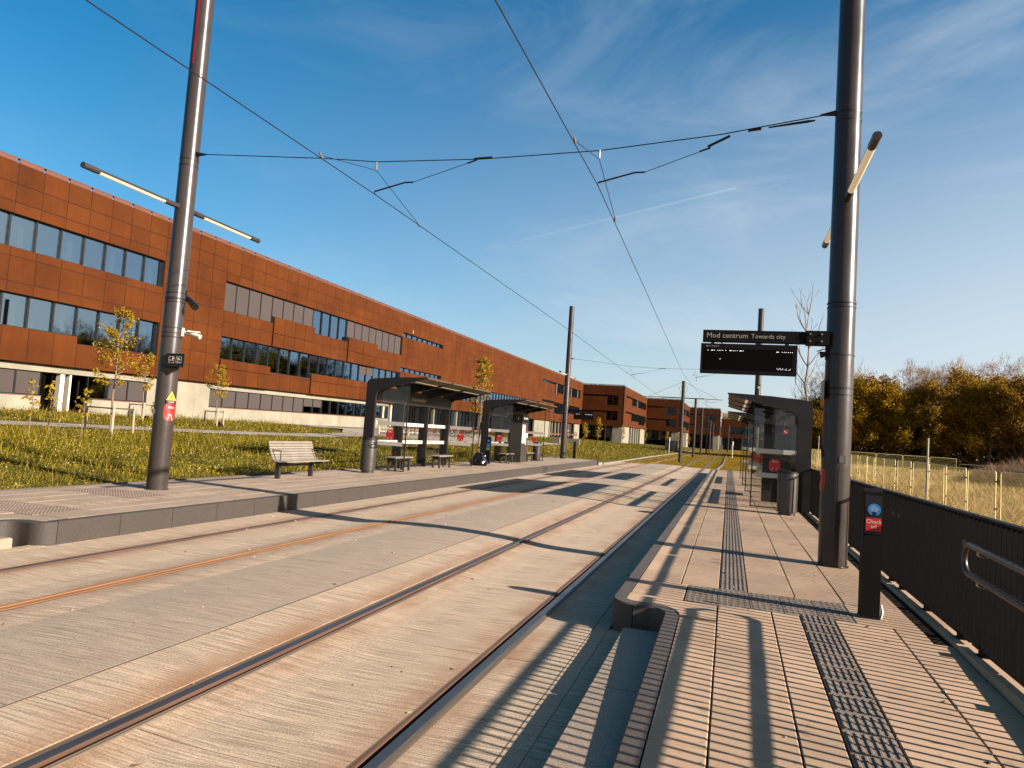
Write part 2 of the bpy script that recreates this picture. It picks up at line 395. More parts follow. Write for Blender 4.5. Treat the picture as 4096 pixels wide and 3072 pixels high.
# weathering steel
m, t, b, o = base('corten'); p = pos(t)
a1 = noise(t, p, 0.35, 5, 0.6); a2 = noise(t, mapv(t, p, (3.0, 3.0, 0.35)), 1.0, 5, 0.65); a3 = noise(t, p, 9, 4, 0.7)
cc = mixc(t, rngv(t, a1, 0.35, 0.68, 0, 1), (0.070, 0.0190, 0.0022), (0.102, 0.0290, 0.0034))
cc = mixc(t, rngv(t, a2, 0.50, 0.78, 0, 0.42), cc, (0.056, 0.012, 0.002))
cc = mixc(t, rngv(t, a3, 0.55, 0.85, 0, 0.16), cc, (0.155, 0.040, 0.0045))
oi = N(t, 'ShaderNodeObjectInfo').outputs['Random']
hh = N(t, 'ShaderNodeHueSaturation'); L(t, rngv(t, oi, 0, 1, 0.90, 1.10), hh.inputs['Value']); L(t, cc, hh.inputs['Color'])
L(t, hh.outputs[0], b.inputs['Base Color']); b.inputs['Roughness'].default_value = 0.78; b.inputs['Specular IOR Level'].default_value = 0.10
bump(t, b, a3, 0.12, 0.01)
# glass: see-through with a mirror share
def glass(name, tint, mir, fres=0.25, gcol=(0.9, 0.93, 0.95)):
    m = bpy.data.materials.new(name); m.use_nodes = True; t = m.node_tree; t.nodes.clear(); MATS[name] = m
    o = N(t, 'ShaderNodeOutputMaterial'); tr = N(t, 'ShaderNodeBsdfTransparent'); gl = N(t, 'ShaderNodeBsdfGlossy'); mxs = N(t, 'ShaderNodeMixShader')
    tr.inputs[0].default_value = (*tint, 1); gl.inputs['Roughness'].default_value = 0.015; gl.inputs[0].default_value = (*gcol, 1)
    lw = N(t, 'ShaderNodeLayerWeight'); lw.inputs[0].default_value = 0.5
    L(t, rngv(t, mth(t, 'POWER', lw.outputs['Facing'], 4.0), 0, 1, mir, fres), mxs.inputs[0])
    L(t, tr.outputs[0], mxs.inputs[1]); L(t, gl.outputs[0], mxs.inputs[2]); L(t, mxs.outputs[0], o.inputs[0])
glass('shelter_glass', (0.94, 0.945, 0.93), 0.025, 0.40)
glass('window_glass', (0.55, 0.60, 0.62), 0.42, 0.9, (0.40, 0.60, 0.80))
glass('dark_glass', (0.40, 0.37, 0.35), 0.02, 0.22)
# foliage
def leafmat(name, cols, transl=0.35, pos_scale=0.5, dark=0.45):
    m = bpy.data.materials.new(name); m.use_nodes = True; t = m.node_tree; t.nodes.clear(); MATS[name] = m
    o = N(t, 'ShaderNodeOutputMaterial')
    ge = N(t, 'ShaderNodeNewGeometry')
    cr_ = N(t, 'ShaderNodeValToRGB'); L(t, ge.outputs['Random Per Island'], cr_.inputs[0])
    el = cr_.color_ramp.elements
    while len(el) < len(cols): el.new(0.5)
    for i, c in enumerate(cols):
        el[i].position = i / (len(cols) - 1) if len(cols) > 1 else 0; el[i].color = (*c, 1)
    n1 = noise(t, ge.outputs['Position'], pos_scale, 4)
    hs = N(t, 'ShaderNodeHueSaturation'); L(t, rngv(t, n1, 0.3, 0.7, 1 - dark, 1 + dark * 0.6), hs.inputs['Value']); L(t, cr_.outputs[0], hs.inputs['Color'])
    d = N(t, 'ShaderNodeBsdfDiffuse'); tl = N(t, 'ShaderNodeBsdfTranslucent'); mxs = N(t, 'ShaderNodeMixShader'); mxs.inputs[0].default_value = transl
    L(t, hs.outputs[0], d.inputs[0]); L(t, hs.outputs[0], tl.inputs[0]); L(t, d.outputs[0], mxs.inputs[1]); L(t, tl.outputs[0], mxs.inputs[2]); L(t, mxs.outputs[0], o.inputs[0])
leafmat('meadow', [(0.066, 0.068, 0.007), (0.145, 0.134, 0.010), (0.25, 0.206, 0.017), (0.52, 0.39, 0.11)], 0.3, 0.5, 0.30)
leafmat('tram_grass', [(0.17, 0.13, 0.012), (0.28, 0.20, 0.02), (0.38, 0.26, 0.035)], 0.3, 0.4, 0.25)
leafmat('dry_grass', [(0.25, 0.185, 0.055), (0.52, 0.38, 0.17), (0.80, 0.62, 0.38), (0.34, 0.25, 0.06)], 0.3, 0.14, 0.45)
leafmat('bramble', [(0.30, 0.20, 0.14), (0.46, 0.33, 0.25), (0.18, 0.12, 0.08)], 0.2, 0.5, 0.3)
leafmat('young_leaf', [(0.28, 0.225, 0.022), (0.42, 0.32, 0.03), (0.52, 0.36, 0.04), (0.34, 0.20, 0.02)], 0.4, 1.0, 0.2)
leafmat('wood_leaf', [(0.21, 0.138, 0.026), (0.32, 0.20, 0.034), (0.46, 0.265, 0.05)], 0.3, 0.12, 0.35)
leafmat('wood_leaf_gold', [(0.28, 0.19, 0.015), (0.40, 0.255, 0.022), (0.48, 0.30, 0.04)], 0.3, 0.15, 0.3)
leafmat('dandelion', [(0.80, 0.74, 0.66), (0.60, 0.56, 0.48)], 0.2, 1.0, 0.05)
leafmat('grit', [(0.12, 0.08, 0.05), (0.30, 0.22, 0.15), (0.65, 0.58, 0.5), (0.20, 0.12, 0.06)], 0.1, 1.0, 0.1)
M_ = MATS
LIGHT_TINT = (0.735, 0.632, 0.508)      # warmth of the light put into every surface colour, dulled against exposure
def add_light_tint(m):
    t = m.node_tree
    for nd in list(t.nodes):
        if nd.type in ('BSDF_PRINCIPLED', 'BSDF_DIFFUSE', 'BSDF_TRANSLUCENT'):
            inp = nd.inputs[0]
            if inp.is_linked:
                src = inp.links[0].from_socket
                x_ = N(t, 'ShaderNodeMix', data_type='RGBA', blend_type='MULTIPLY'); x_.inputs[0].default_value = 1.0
                L(t, src, x_.inputs[6]); x_.inputs[7].default_value = (*LIGHT_TINT, 1); L(t, x_.outputs[2], inp)
for m in list(MATS.values()): add_light_tint(m)

# ---------------------------------------------------------------- terrain
def sstep(a): a = max(0.0, min(1.0, a)); return a*a*(3-2*a)
def zg(x, y):
    s = sstep((y-49)/9.0)
    xs = -11.56 + 2.96*s; z0 = 0.27 - 0.23*s
    if x < xs:
        t_ = min(1.0, (xs-x)/(xs+33.0)); zb = 1.2 - 0.2*sstep((y-80)/60.0)
        return z0 + (zb-z0)*t_
    if x <= 2.18:
        return -0.35 if y < 56.2 else (0.0 if x < -0.6 else 0.05)
    zr = -0.5 + 0.65*sstep((y-20)/95.0) + 0.5*sstep((x-30)/60.0)
    s2 = sstep((y-47)/10.0)*(1-sstep((x-2.2)/5.0))
    return zr*(1-s2) + 0.05*s2
def zg_np(x, y):
    return np.array([zg(a, b) for a, b in zip(x, y)])
xs_ = sorted(set([-4000,-2000,-900,-400,-200,-120,-80,-60,-50,-45,-40,-36,-33] + [-31+i*1.5 for i in range(13)] + [-11.7,-11.57,-11.55,-10.5,-9.5,-8.62,-8.58,-6,-4,-2,-0.7,-0.6,-0.5,1,2.17,2.19,3,4,5.5,7.5,10,13,17,22,28,35,45,60,80,110,160,300,700,1500,4000]))
ys_ = sorted(set([-3000,-800,-200,-60,-20,-5] + [i*3.0 for i in range(16)] + [48,50,51.5,53,54.5,56.1,56.3,58,60,63,67,72,78,85,92,100,110,120,130,145,165,190,220,260,310,400,600,1000,2000,6000]))
gm = MB()
for yy in ys_:
    for xx in xs_: gm.v.append((xx, yy, zg(xx, yy)))
nx = len(xs_)
for j in range(len(ys_)-1):
    for i in range(nx-1):
        gm.f.append((j*nx+i, j*nx+i+1, (j+1)*nx+i+1, (j+1)*nx+i)); gm.m.append(0)
m, t, b, o = base('ground_cover'); p = pos(t)
sx = N(t, 'ShaderNodeSeparateXYZ'); L(t, p, sx.inputs[0])
g1 = noise(t, p, 0.25, 6, 0.65); g2 = noise(t, p, 6, 5, 0.7)
gf = rngv(t, mth(t, 'ADD', mth(t, 'MULTIPLY', g1, 0.5), mth(t, 'MULTIPLY', g2, 0.5)), 0.35, 0.65, 0, 1)
ga = mixc(t, gf, (0.060, 0.060, 0.012), (0.135, 0.125, 0.026))
gb = mixc(t, gf, (0.130, 0.100, 0.016), (0.230, 0.165, 0.035))
gc = mixc(t, gf, (0.150, 0.105, 0.030), (0.300, 0.215, 0.075))
gab = mixc(t, rngv(t, sx.outputs[0], -8.8, -8.2, 0, 1), ga, gb)
L(t, mixc(t, rngv(t, sx.outputs[0], 1.5, 3.0, 0, 1), gab, gc), b.inputs['Base Color']); b.inputs['Roughness'].default_value = 1.0
b.inputs['Specular IOR Level'].default_value = 0.1
bump(t, b, g2, 0.6, 0.05)
add_light_tint(M_['ground_cover'])
tag(gm.build('ground', M_['ground_cover'], smooth=True), kind='structure')

# ---------------------------------------------------------------- track bed: concrete slabs, grooved rails
def crown(x): return 0.085*max(0.0, 1-((x+4.6)/1.80)**2)
Y_END = 56.4
bed = tag(MB().box(-8.25, -1.03, -2, Y_END, -0.3, -0.075).build('track_bed', M_['joint_sand']), kind='structure')
GS = [1, -1, 1, -1]
edges = []
for rx, s in zip(RAILX, GS):
    edges += [rx-0.09, rx+0.118] if s > 0 else [rx-0.118, rx+0.09]
strips = [(-8.245, edges[0], 1.84), (edges[1], edges[2], 1.84), (edges[3], -5.311, 1.84), (-5.289, -3.951, 0.9),
          (-3.929, edges[4], 1.06), (edges[5], edges[6], 1.06), (edges[7], -1.185, 1.06), (-1.175, -1.04, 0.4)]
strips = [(a_, b_, c_, Y_END) for a_, b_, c_ in strips] + [(-1.034, -0.84, 1.06, 7.06), (-8.44, -8.25, 1.84, 7.06)]
for xa, xb, y0, ye_ in strips:
    y = y0 - 2.33
    while y < ye_:
        ya, yb = max(-2, y)+0.004, min(ye_, y+2.33)-0.004
        y += 2.33
        if yb-ya < 0.2: continue
        mb = MB(); n = max(1, int((xb-xa)/0.22)); dz = rng.uniform(-0.0012, 0.0012)
        top = []; c = 0.0008
        for i in range(n+1):
            x = xa+(xb-xa)*i/n; z = crown(x)+dz
            top.append((x, z))
        poly = [(xa, -0.07)] + [(xa, top[0][1]-c)] + [(xa+c, top[0][1])] + top[1:-1] + [(xb-c, top[-1][1])] + [(xb, top[-1][1]-c)] + [(xb, -0.07)]
        mb.prism(poly, ya, yb, 'y')
        mb.build('slab', M_['slab_grey' if -5.3 < xa < -4 else 'slab_concrete'], bed)
for jx in (-5.30, -3.94, -1.18):
    jw = 0.0045 if jx > -2 else 0.0112
    MB().box(jx-jw, jx+jw, -2, Y_END, -0.07, crown(jx)-0.0006).build('joint_seal', M_['paver' if jx < -5 else 'rail_seal'], bed)
for rx, s in zip(RAILX, GS):
    z = crown(rx)
    pr = [(-0.09, -0.07, 3), (-0.088, -0.0004, 3), (-0.040, -0.001, 3), (-0.036, 0.003, 0), (0.030, 0.004, 0), (0.036, -0.004, 1), (0.038, -0.045, 1), (0.074, -0.045, 1), (0.076, -0.002, 2), (0.094, 0.0015, 2), (0.097, -0.001, 3), (0.116, -0.0004, 3), (0.117, -0.07, 3)]
    mb = MB()
    ysr = [-2.0, 14, 30, Y_END, 90, 150, 260]
    for yv in ysr:
        zz = z if yv <= Y_END else 0.025
        for q in pr: mb.v.append((rx+s*q[0], yv, zz+q[1]))
    k = len(pr)
    for j in range(len(ysr)-1):
        for i in range(k-1):
            f = (j*k+i, j*k+i+1, (j+1)*k+i+1, (j+1)*k+i)
            mb.f.append(f if s < 0 else f[::-1]); mb.m.append(pr[i+1][2] if i else 3)
    lab = {-7.39: 'polished grooved rail beside the platform with the long shelter sign', -5.89: 'rust orange grooved rail set in the concrete', -3.26: 'dark grooved rail in the middle of the concrete beside the wide slab', -1.77: 'grooved rail in the shade under the kerb of the railed platform'}[rx]
    ro = mb.build('grooved_rail', [M_['rail_lip_orange' if rx == -5.89 else 'rail_head'], M_['rail_lip_orange' if rx == -5.89 else 'rail_rust'], M_['rail_lip_orange' if rx == -5.89 else 'rail_rust'], M_['rail_seal']])
    tag(ro, lab, 'rail', 'tram rails set in concrete')
# low kerbs either side of the grassed track
for pts, nm in (([(-8.15, 48.6), (-8.15, 58), (-8.3, 80), (-8.0, 117), (-8.0, 170)], 'kerb_edge'), ([(-0.98, 46.6), (-0.85, 56), (-0.55, 70), (-0.5, 118), (-0.5, 170)], 'kerb_edge')):
    mb = MB(); prev = None
    sg = 1 if pts[0][0] < -4 else -1
    for (x, y) in pts:
        mb.v += [(x, y, -0.2), (x, y, 0.09), (x-sg*0.16, y, 0.10), (x-sg*0.16, y, -0.2)]
    for j in range(len(pts)-1):
        for i in range(3):
            f = (j*4+i, j*4+i+1, j*4+4+i+1, j*4+4+i)
            mb.f.append(f); mb.m.append(0)
    tag(mb.build(nm, M_['grey_concrete']), kind='structure')
for yy in (75.0, 114.0, 150):
    tag(MB().box(-7.2, -1.2, yy-0.18, yy+0.18, -0.1, 0.055).build('track_crossing_strip', M_['grey_concrete']), kind='structure')

# ---------------------------------------------------------------- platforms
def zp(y): return 0.30 - 0.03*max(0.0, 7.35-y)
PE = 47.2
def kerb_line():
    pts = []
    y = PE
    while y > 7.3: pts.append((-1.03, y)); y -= 1.0
    pts.append((-1.03, 7.2))
    for k in range(1, 7):
        a = R_(180+15*k); pts.append((-0.81+0.22*math.cos(a), 7.2+0.22*math.sin(a)))
    pts.append((-0.68, 6.98))
    for k in range(1, 7):
        a = R_(90-15*k); pts.append((-0.68+0.18*math.cos(a), 6.80+0.18*math.sin(a)))
    y = 5.8
    while y > 0.5: pts.append((-0.50, y)); y -= 1.0
    return pts
KP = kerb_line()
def offs(pts, d):
    r = []
    for i in range(len(pts)):
        a = pts[max(0, i-1)]; b_ = pts[min(len(pts)-1, i+1)]
        tx, ty = b_[0]-a[0], b_[1]-a[1]; l = math.hypot(tx, ty)
        r.append((pts[i][0]-ty/l*d, pts[i][1]+tx/l*d))
    return r
KI = offs(KP, 0.13)
stones = []
i0 = 0
i_arc0 = next(i for i, q in enumerate(KP) if q[1] <= 7.2)
while i0 < len(KP)-1:
    if i0 < i_arc0-1: i1 = i0+1
    elif i0 == i_arc0-1: i1 = i_arc0
    elif i0 == i_arc0: i1 = i_arc0+6
    elif i0 == i_arc0+6: i1 = i_arc0+14
    else: i1 = i0+1
    i1 = min(i1, len(KP)-1)
    stones.append((i0, i1)); i0 = i1
def lin(a, b_, f): return (a[0]+(b_[0]-a[0])*f, a[1]+(b_[1]-a[1])*f)
def platform(mir):
    X = (lambda x: -9.28-x) if mir else (lambda x: x)
    xr = 2.16 if not mir else 2.18
    jd = 0.006 if mir else 0.022
    PV = M_['paver_grey'] if mir else M_['paver']
    name = 'platform'
    core = MB()
    yl = [0.0, 2.5, 5, 7.35, 20, PE]
    body = [q for q in KI]
    # core: top follows the platform a little below the paving
    vv = []
    for (x, y) in body: vv.append((X(x+0.01), y, zp(y)-jd))
    for y in yl: vv.append((X(xr-0.01), y, zp(y)-jd))
    n = len(vv)
    core.v = vv + [(a, b_, -0.6) for a, b_, _ in vv]
    core.f = [tuple(range(n)), tuple(range(n, 2*n))[::-1]] + [(i, n+i, n+(i+1) % n, (i+1) % n) for i in range(n)]
    core.m = [0]*len(core.f)
    if mir: core.f = [f[::-1] for f in core.f]
    pl = tag(core.build(name, M_['joint_sand']), kind='structure')
    # kerb stones
    for a, e in stones:
        idx = list(range(a, e+1))
        o_ = [KP[i] for i in idx]; n_ = [KI[i] for i in idx]
        def trim(P):
            P = list(P); la = math.hypot(P[1][0]-P[0][0], P[1][1]-P[0][1]); lb = math.hypot(P[-1][0]-P[-2][0], P[-1][1]-P[-2][1])
            P[0] = lin(P[0], P[1], min(0.4, 0.004/la)); P[-1] = lin(P[-1], P[-2], min(0.4, 0.004/lb)); return P
        o_, n_ = trim(o_), trim(n_)
        mb = MB(); c = 0.012
        for (ox, oy), (ix, iy) in zip(o_, n_):
            dx, dy = ix-ox, iy-oy; l = math.hypot(dx, dy); dx /= l; dy /= l
            zt = zp(oy)
            mb.v += [(X(ox), oy, -0.08), (X(ox), oy, zt-c), (X(ox+dx*c), oy+dy*c, zt), (X(ix), iy, zt), (X(ix), iy, 0.0)]
        k = 5; nn = len(idx)
        for j in range(nn-1):
            for i in range(4):
                f = (j*k+i, (j+1)*k+i, (j+1)*k+i+1, j*k+i+1)
                mb.f.append(f[::-1] if mir else f); mb.m.append(0)
        mb.f.append(tuple(range(5)) if not mir else tuple(range(5))[::-1]); mb.m.append(0)
        q = (nn-1)*k; mb.f.append(tuple(q+i for i in range(5))[::-1] if not mir else tuple(q+i for i in range(5))); mb.m.append(0)
        mb.build('kerb_stone', M_['granite_dirty' if mir else 'granite_kerb'], pl, smooth=R_(30))
    # low step beside the ramp
    ys = [0.0, 1.75, 3.42, 5.08, 6.74]
    for a, e in zip(ys[:-1], ys[1:]):
        x0, x1 = sorted((X(-0.86), X(-0.503)))
        MB().cbox(x0, x1, a+0.004, e-0.004, -0.06, 0.125, 0.012).build('step_stone', M_['granite_step'], pl)
    # paving
    pieces = []
    def rows(y0, y1, step):
        r = [y0]
        while r[-1] < y1-1e-3: r.append(min(y1, r[-1]+step))
        return [(a, e) for a, e in zip(r[:-1], r[1:]) if e-a > 0.08]
    for (xa, xb) in [(-0.365, -0.04), (-0.035, 0.45), (0.455, 0.70), (1.01, 1.495)]:
        for (a, e) in rows(0.25, 6.75, 0.65): pieces.append((xa, xb, a, e))
    for (xa, xb) in [(-0.035, 0.45), (0.455, 0.70), (1.01, 1.495)]: pieces.append((xa, xb, 6.75, 7.38))
    for (a, e) in rows(0.25, 7.0, 0.65): pieces.append((1.50, 1.885, a, e))
    pieces.append((1.50, 1.745, 7.0, 7.38))
    pieces += [(-0.895, -0.37, 7.46, 8.2), (1.20, 1.745, 7.38, 8.2)]
    rear = [(1.215, 1.745)] if not mir else [(1.215, 1.66), (1.665, 2.16)]
    for (xa, xb) in [(-0.895, -0.445), (-0.44, -0.04), (0.26, 0.735), (0.74, 1.21)] + rear:
        for (a, e) in rows(8.2, PE, 0.65): pieces.append((xa, xb, a, e))
    cache = {}
    def piece_mesh(w_, d_, nm, mt):
        k_ = (round(w_, 3), round(d_, 3), nm)
        if k_ not in cache:
            g = 0.003
            cache[k_] = MB().cbox(-w_/2+g, w_/2-g, -d_/2+g, d_/2-g, -0.05, 0.0, 0.005).mesh(nm, mt)
        return cache[k_]
    pieces.sort(key=lambda q: (X((q[0]+q[1])/2))**2 + ((q[2]+q[3])/2)**2)
    rest = MB()
    for i, (xa, xb, a, e) in enumerate(pieces):
        yc = (a+e)/2; sl_ = 0.03 if yc < 7.35 else 0.0
        dz = rng.uniform(-0.0022, 0.0022)
        if i < 296:
            o_ = put('paver', piece_mesh(xb-xa, e-a, 'paver', PV), pl, (X((xa+xb)/2), yc, zp(yc)+dz), rot=(sl_+rng.uniform(-0.002, 0.002), rng.uniform(-0.003, 0.003), rng.uniform(-0.003, 0.003)))
        else:
            x0, x1 = sorted((X(xa), X(xb)))
            rest.cbox(x0+0.003, x1-0.003, a+0.003, e-0.003, zp(yc)-0.05, zp(yc)+dz, 0.005)
    if rest.v: tag(rest.build('paver_field', PV, pl), kind='stuff')
    # corner paver against the curved kerb
    cp = [q for q in KI if 6.72 <= q[1] <= 7.47]
    cp = [(q[0]+0.004, q[1]) for q in cp]
    poly = [(X(x), y) for x, y in ([(-0.895, 7.455)] + cp + [(-0.045, 6.76), (-0.045, 7.375), (-0.37, 7.375), (-0.37, 7.455)])]
    if mir: poly = poly[::-1]
    MB().prism(poly, 0.24, 0.293, 'z').build('paver', PV, pl)
    # tactile plates
    def rib():
        mb = MB().cbox(-0.142, 0.142, -0.148, 0.148, -0.05, 0.0, 0.004)
        for k in range(6):
            x = -0.118 + k*0.0472
            mb.cbox(x-0.011, x+0.011, -0.132, 0.132, -0.001, 0.0065, 0.005)
        return mb.mesh('tactile_plate', M_['tactile'])
    def blister():
        mb = MB().cbox(-0.153, 0.153, -0.203, 0.203, -0.05, 0.0, 0.004)
        for k in range(5):
            for j in range(7):
                x = -0.120+k*0.06; y = -0.175+j*0.0583
                mb.cbox(x-0.013, x+0.013, y-0.013, y+0.013, -0.001, 0.0055, 0.006)
        return mb.mesh('tactile_plate', M_['tactile'])
    rm, bm_ = rib(), blister()
    y = 0.4
    while y < 7.3:
        put('tactile_plate', rm, pl, (X(0.855), y, zp(y)), rot=(0.03, 0, 0)); y += 0.30
    for k in range(5):
        for j in range(2): put('tactile_plate', bm_, pl, (X(-0.205+k*0.311), 7.585+j*0.41, 0.30))
    y = 8.36
    while y < PE-0.1:
        put('tactile_plate', rm, pl, (X(0.11), y, 0.30)); y += 0.30
    if mir:
        for k in range(5):
            for j in range(2): put('tactile_plate', bm_, pl, (X(0.40+k*0.311), 9.9+j*0.41, 0.304))
    # end plate strip
    return pl
plR = platform(False)
plL = platform(True)
# railed platform: drain channel, edge beam
dr = MB().box(1.75, 1.885, 7.0, PE, 0.20, 0.262)
gl = MB()
y = 7.02
while y < 30:
    gl.box(1.757, 1.878, y, y+0.022, 0.262, 0.292); y += 0.045
gl.box(1.757, 1.878, 30, PE, 0.262, 0.29)
dro = dr.build('drain_channel', M_['grate'], plR); gl.build('grate', M_['grate'], dro)
y = 0.6
while y < PE:
    e = min(PE, y+1.4)
    MB().cbox(1.895, 2.155, y+0.004, e-0.004, -0.5, 0.315, 0.012).build('edge_beam', M_['paver'], plR); y += 1.4
# left platform back edging
y = 0.6
while y < PE:
    e = min(PE, y+1.0)
    MB().cbox(-11.50, -11.445, y+0.003, e-0.003, 0.0, 0.325, 0.008).build('edging_stone', M_['granite_kerb'], plL); y += 1.0
# right platform beyond-the-ramp skirt
tag(MB().box(-8.9, -8.25, 47.3, 49.5, -0.1, 0.1).build('platform_end_slab', M_['paver']), kind='structure')

# ---------------------------------------------------------------- railing with flat upright bars
secs = [(1.6, 6.93), (7.0, 9.74), (9.80, 13.38)]
y = 13.44
while y < PE-0.5:
    secs.append((y, min(PE-0.1, y+3.58))); y += 3.64
bar = MB().box(-0.030, 0.030, -0.009, 0.009, 0.0, 1.035).mesh('baluster', M_['rail_paint'])
foot = MB().box(-0.03, 0.03, -0.055, 0.055, 0.0, 0.085).box(-0.05, 0.05, -0.075, 0.075, -0.004, 0.008).mesh('foot_plate', M_['rail_paint'])
clip = MB().cbox(-0.02, 0.0, -0.03, 0.03, 0.0, 0.05, 0.006).mesh('clip', M_['dark_paint'])
labs = ['dark bar railing section carrying the looped steel handrail', 'dark bar railing section behind the check out post', 'dark bar railing section behind the thick pole with the hanging display']
for i, (a, e) in enumerate(secs):
    if i < 3: rl = thing('bar_railing', labs[i], 'railing', (2.02, (a+e)/2, 0.31), 0)
    else: rl = thing('bar_railing', 'dark bar railing section running on behind the glass shelters', 'railing', (2.02, (a+e)/2, 0.31), 0, 'railing sections beyond the pole')
    hl = (e-a)/2
    MB().cbox(-0.04, 0.04, -hl, hl, 1.085, 1.105, 0.004).build('top_rail', M_['rail_paint'], rl)
    MB().box(-0.02, 0.02, -hl, hl, 0.03, 0.05).build('bottom_rail', M_['rail_paint'], rl)
    n = int((e-a-0.04)/0.105)
    rest = MB()
    for k in range(n+1):
        yy = -hl+0.02 + k*(2*hl-0.04)/n
        if a < 30: put('baluster', bar, rl, (0, yy, 0.05))
        else: rest.box(-0.027, 0.027, yy-0.005, yy+0.005, 0.05, 1.085)
    if rest.v: tag(rest.build('baluster_row', M_['rail_paint'], rl), kind='stuff')
    nf = max(2, int((e-a)/1.2)+1)
    for k in range(nf):
        put('foot_plate', foot, rl, (0, -hl+0.25+k*(2*hl-0.5)/(nf-1), -0.0))
    for k in range(2):
        put('clip', clip, rl, (-0.027, -hl+0.12 if k else hl-0.12, 0.82))
# handrails on the ramp
hr = thing('looped_handrail', 'double looped dark steel handrail fixed to the bar railing', 'handrail', (1.90, 6.8, zp(6.8)))
zt = lambda y: 0.90 - 0.024*(6.8-y); zb_ = lambda y: 0.665 - 0.024*(6.8-y)
pts = [(0, 1.4-6.8, zt(1.4)), (0, 4-6.8, zt(4)), (0, 6.70-6.8, zt(6.7))]
for k in range(1, 8):
    a = R_(90-180*k/8); pts.append((0, -0.10+0.1175*math.cos(a), (zt(6.7)+zb_(6.7))/2+0.1175*math.sin(a)))
pts += [(0, 6.70-6.8, zb_(6.7)), (0, 4-6.8, zb_(4)), (0, 1.4-6.8, zb_(1.4))]
MB().tube(pts, 0.024, 12).build('rail_tube', M_['handrail_steel'], hr, smooth=True)
for yy in (6.5, 5.45, 4.4, 3.35, 2.3):
    for f in (zt, zb_):
        z0 = f(yy)
        MB().tube([(0, yy-6.8, z0-0.02), (0, yy-6.8, z0-0.05), (0.03, yy-6.8, z0-0.065), (0.10, yy-6.8, z0-0.065)], 0.006, 6).build('bracket', M_['steel'], hr, smooth=True)

# ---------------------------------------------------------------- university buildings clad in weathering steel
TILT = 0.0065
_pc = {}
def panel_mesh(w_, h_, mt):
    k_ = (round(w_, 2), round(h_, 2), mt.name)
    if k_ not in _pc:
        g = 0.015
        mb = MB(); y0, y1, z0, z1 = -w_/2+g, w_/2-g, g, h_-g; c = 0.006
        mb.add([(-0.03,y0,z0),(-0.03,y1,z0),(-0.03,y1,z1),(-0.03,y0,z1),(-c,y0,z0),(-c,y1,z0),(-c,y1,z1),(-c,y0,z1),(0,y0+c,z0+c),(0,y1-c,z0+c),(0,y1-c,z1-c),(0,y0+c,z1-c)],
               [(0,1,5,4),(1,2,6,5),(2,3,7,6),(3,0,4,7),(4,5,9,8),(5,6,10,9),(6,7,11,10),(7,4,8,11),(8,9,10,11)])
        _pc[k_] = mb.mesh('steel_panel', mt)
    return _pc[k_]
_wc = {}
GLASS = 'window_glass'
def window_parts(w_, h_, typ):
    k_ = (round(w_, 2), round(h_, 2), typ, GLASS)
    if k_ not in _wc:
        fr = MB(); a, e = -w_/2, w_/2
        fr.box(-0.36, -0.20, a, a+0.05, 0, h_); fr.box(-0.36, -0.20, e-0.05, e, 0, h_)
        fr.box(-0.36, -0.22, a+0.05, e-0.05, 0, 0.05); fr.box(-0.36, -0.22, a+0.05, e-0.05, h_-0.05, h_)
        fm = fr.mesh('window', M_['frame_dark'])
        hb = {'blind': 1.0, 'half': 0.55, 'glass': 0.0}[typ]
        bl_ = MB().box(-0.245, -0.235, a+0.055, e-0.055, 0.05+(h_-0.1)*(1-hb), h_-0.05).mesh('blind', M_['blind']) if hb else None
        pn = MB().box(-0.31, -0.295, a+0.05, e-0.05, 0.05, h_-0.05).mesh('pane', M_[GLASS]) if hb < 1 else None
        _wc[k_] = (fm, bl_, pn)
    return _wc[k_]
def facade(root, ox, oy, ang, cols, zb, zt_, budget=0, proud=None, merge=False):
    """cols: (s0, s1, [(z0,z1,type)], [joint z]) ; ang 0: faces +X, -90: faces -Y"""
    ca, sa = math.cos(R_(ang)), math.sin(R_(ang))
    def P(n, s, z): return (ox + n*ca - s*sa, oy + n*sa + s*ca, z)
    back = MB(); rest = MB(); cop = []
    cand = []
    wfar = MB()
    for ci, (s0, s1, wins, joints) in enumerate(cols):
        wins = sorted(wins); cur = zb; solid = []
        for z0, z1, ty in wins:
            if z0 > cur: solid.append((cur, z0))
            cur = z1
        if cur < zt_: solid.append((cur, zt_))
        for a, e in solid:
            pts = [P(-0.45, s0, 0), P(-0.032, s1, 0)]
            x0, x1 = sorted((pts[0][0], pts[1][0])); y0, y1 = sorted((pts[0][1], pts[1][1]))
            back.box(x0, x1, y0, y1, a+0.004, e-0.004)
            zz = [a] + [j for j in sorted(joints) if a+0.12 < j < e-0.12] + [e]
            for c0, c1 in zip(zz[:-1], zz[1:]): cand.append((s0, s1, c0, c1))
        for z0, z1, ty in wins:
            if merge:
                # far windows: frame, pane
                fm, bl_, pn = window_parts(s1-s0, z1-z0, ty)
            fm, bl_, pn = window_parts(s1-s0, z1-z0, ty)
            wo = put('window', fm, root, P(0, (s0+s1)/2, z0), R_(ang))
            if bl_: put('blind', bl_, wo)
            if pn: put('pane', pn, wo)
    for i, (s0, s1, c0, c1) in enumerate(cand):
        pr = 0.0
        if proud: pr = proud((s0+s1)/2, c0, c1)
        if i < budget: put('steel_panel', panel_mesh(s1-s0, c1-c0, M_['corten']), root, P(pr, (s0+s1)/2, c0), R_(ang))
        else:
            g = 0.015
            a_, b_ = P(-0.03, s0+g, 0), P(pr, s1-g, 0)
            x0, x1 = sorted((a_[0], b_[0])); y0, y1 = sorted((a_[1], b_[1]))
            rest.box(x0, x1, y0, y1, c0+g, c1-g)
    back.build('wall', M_['corten_dark'], root)
    if rest.v: tag(rest.build('steel_panel_field', M_['corten'], root), kind='stuff')
    return P

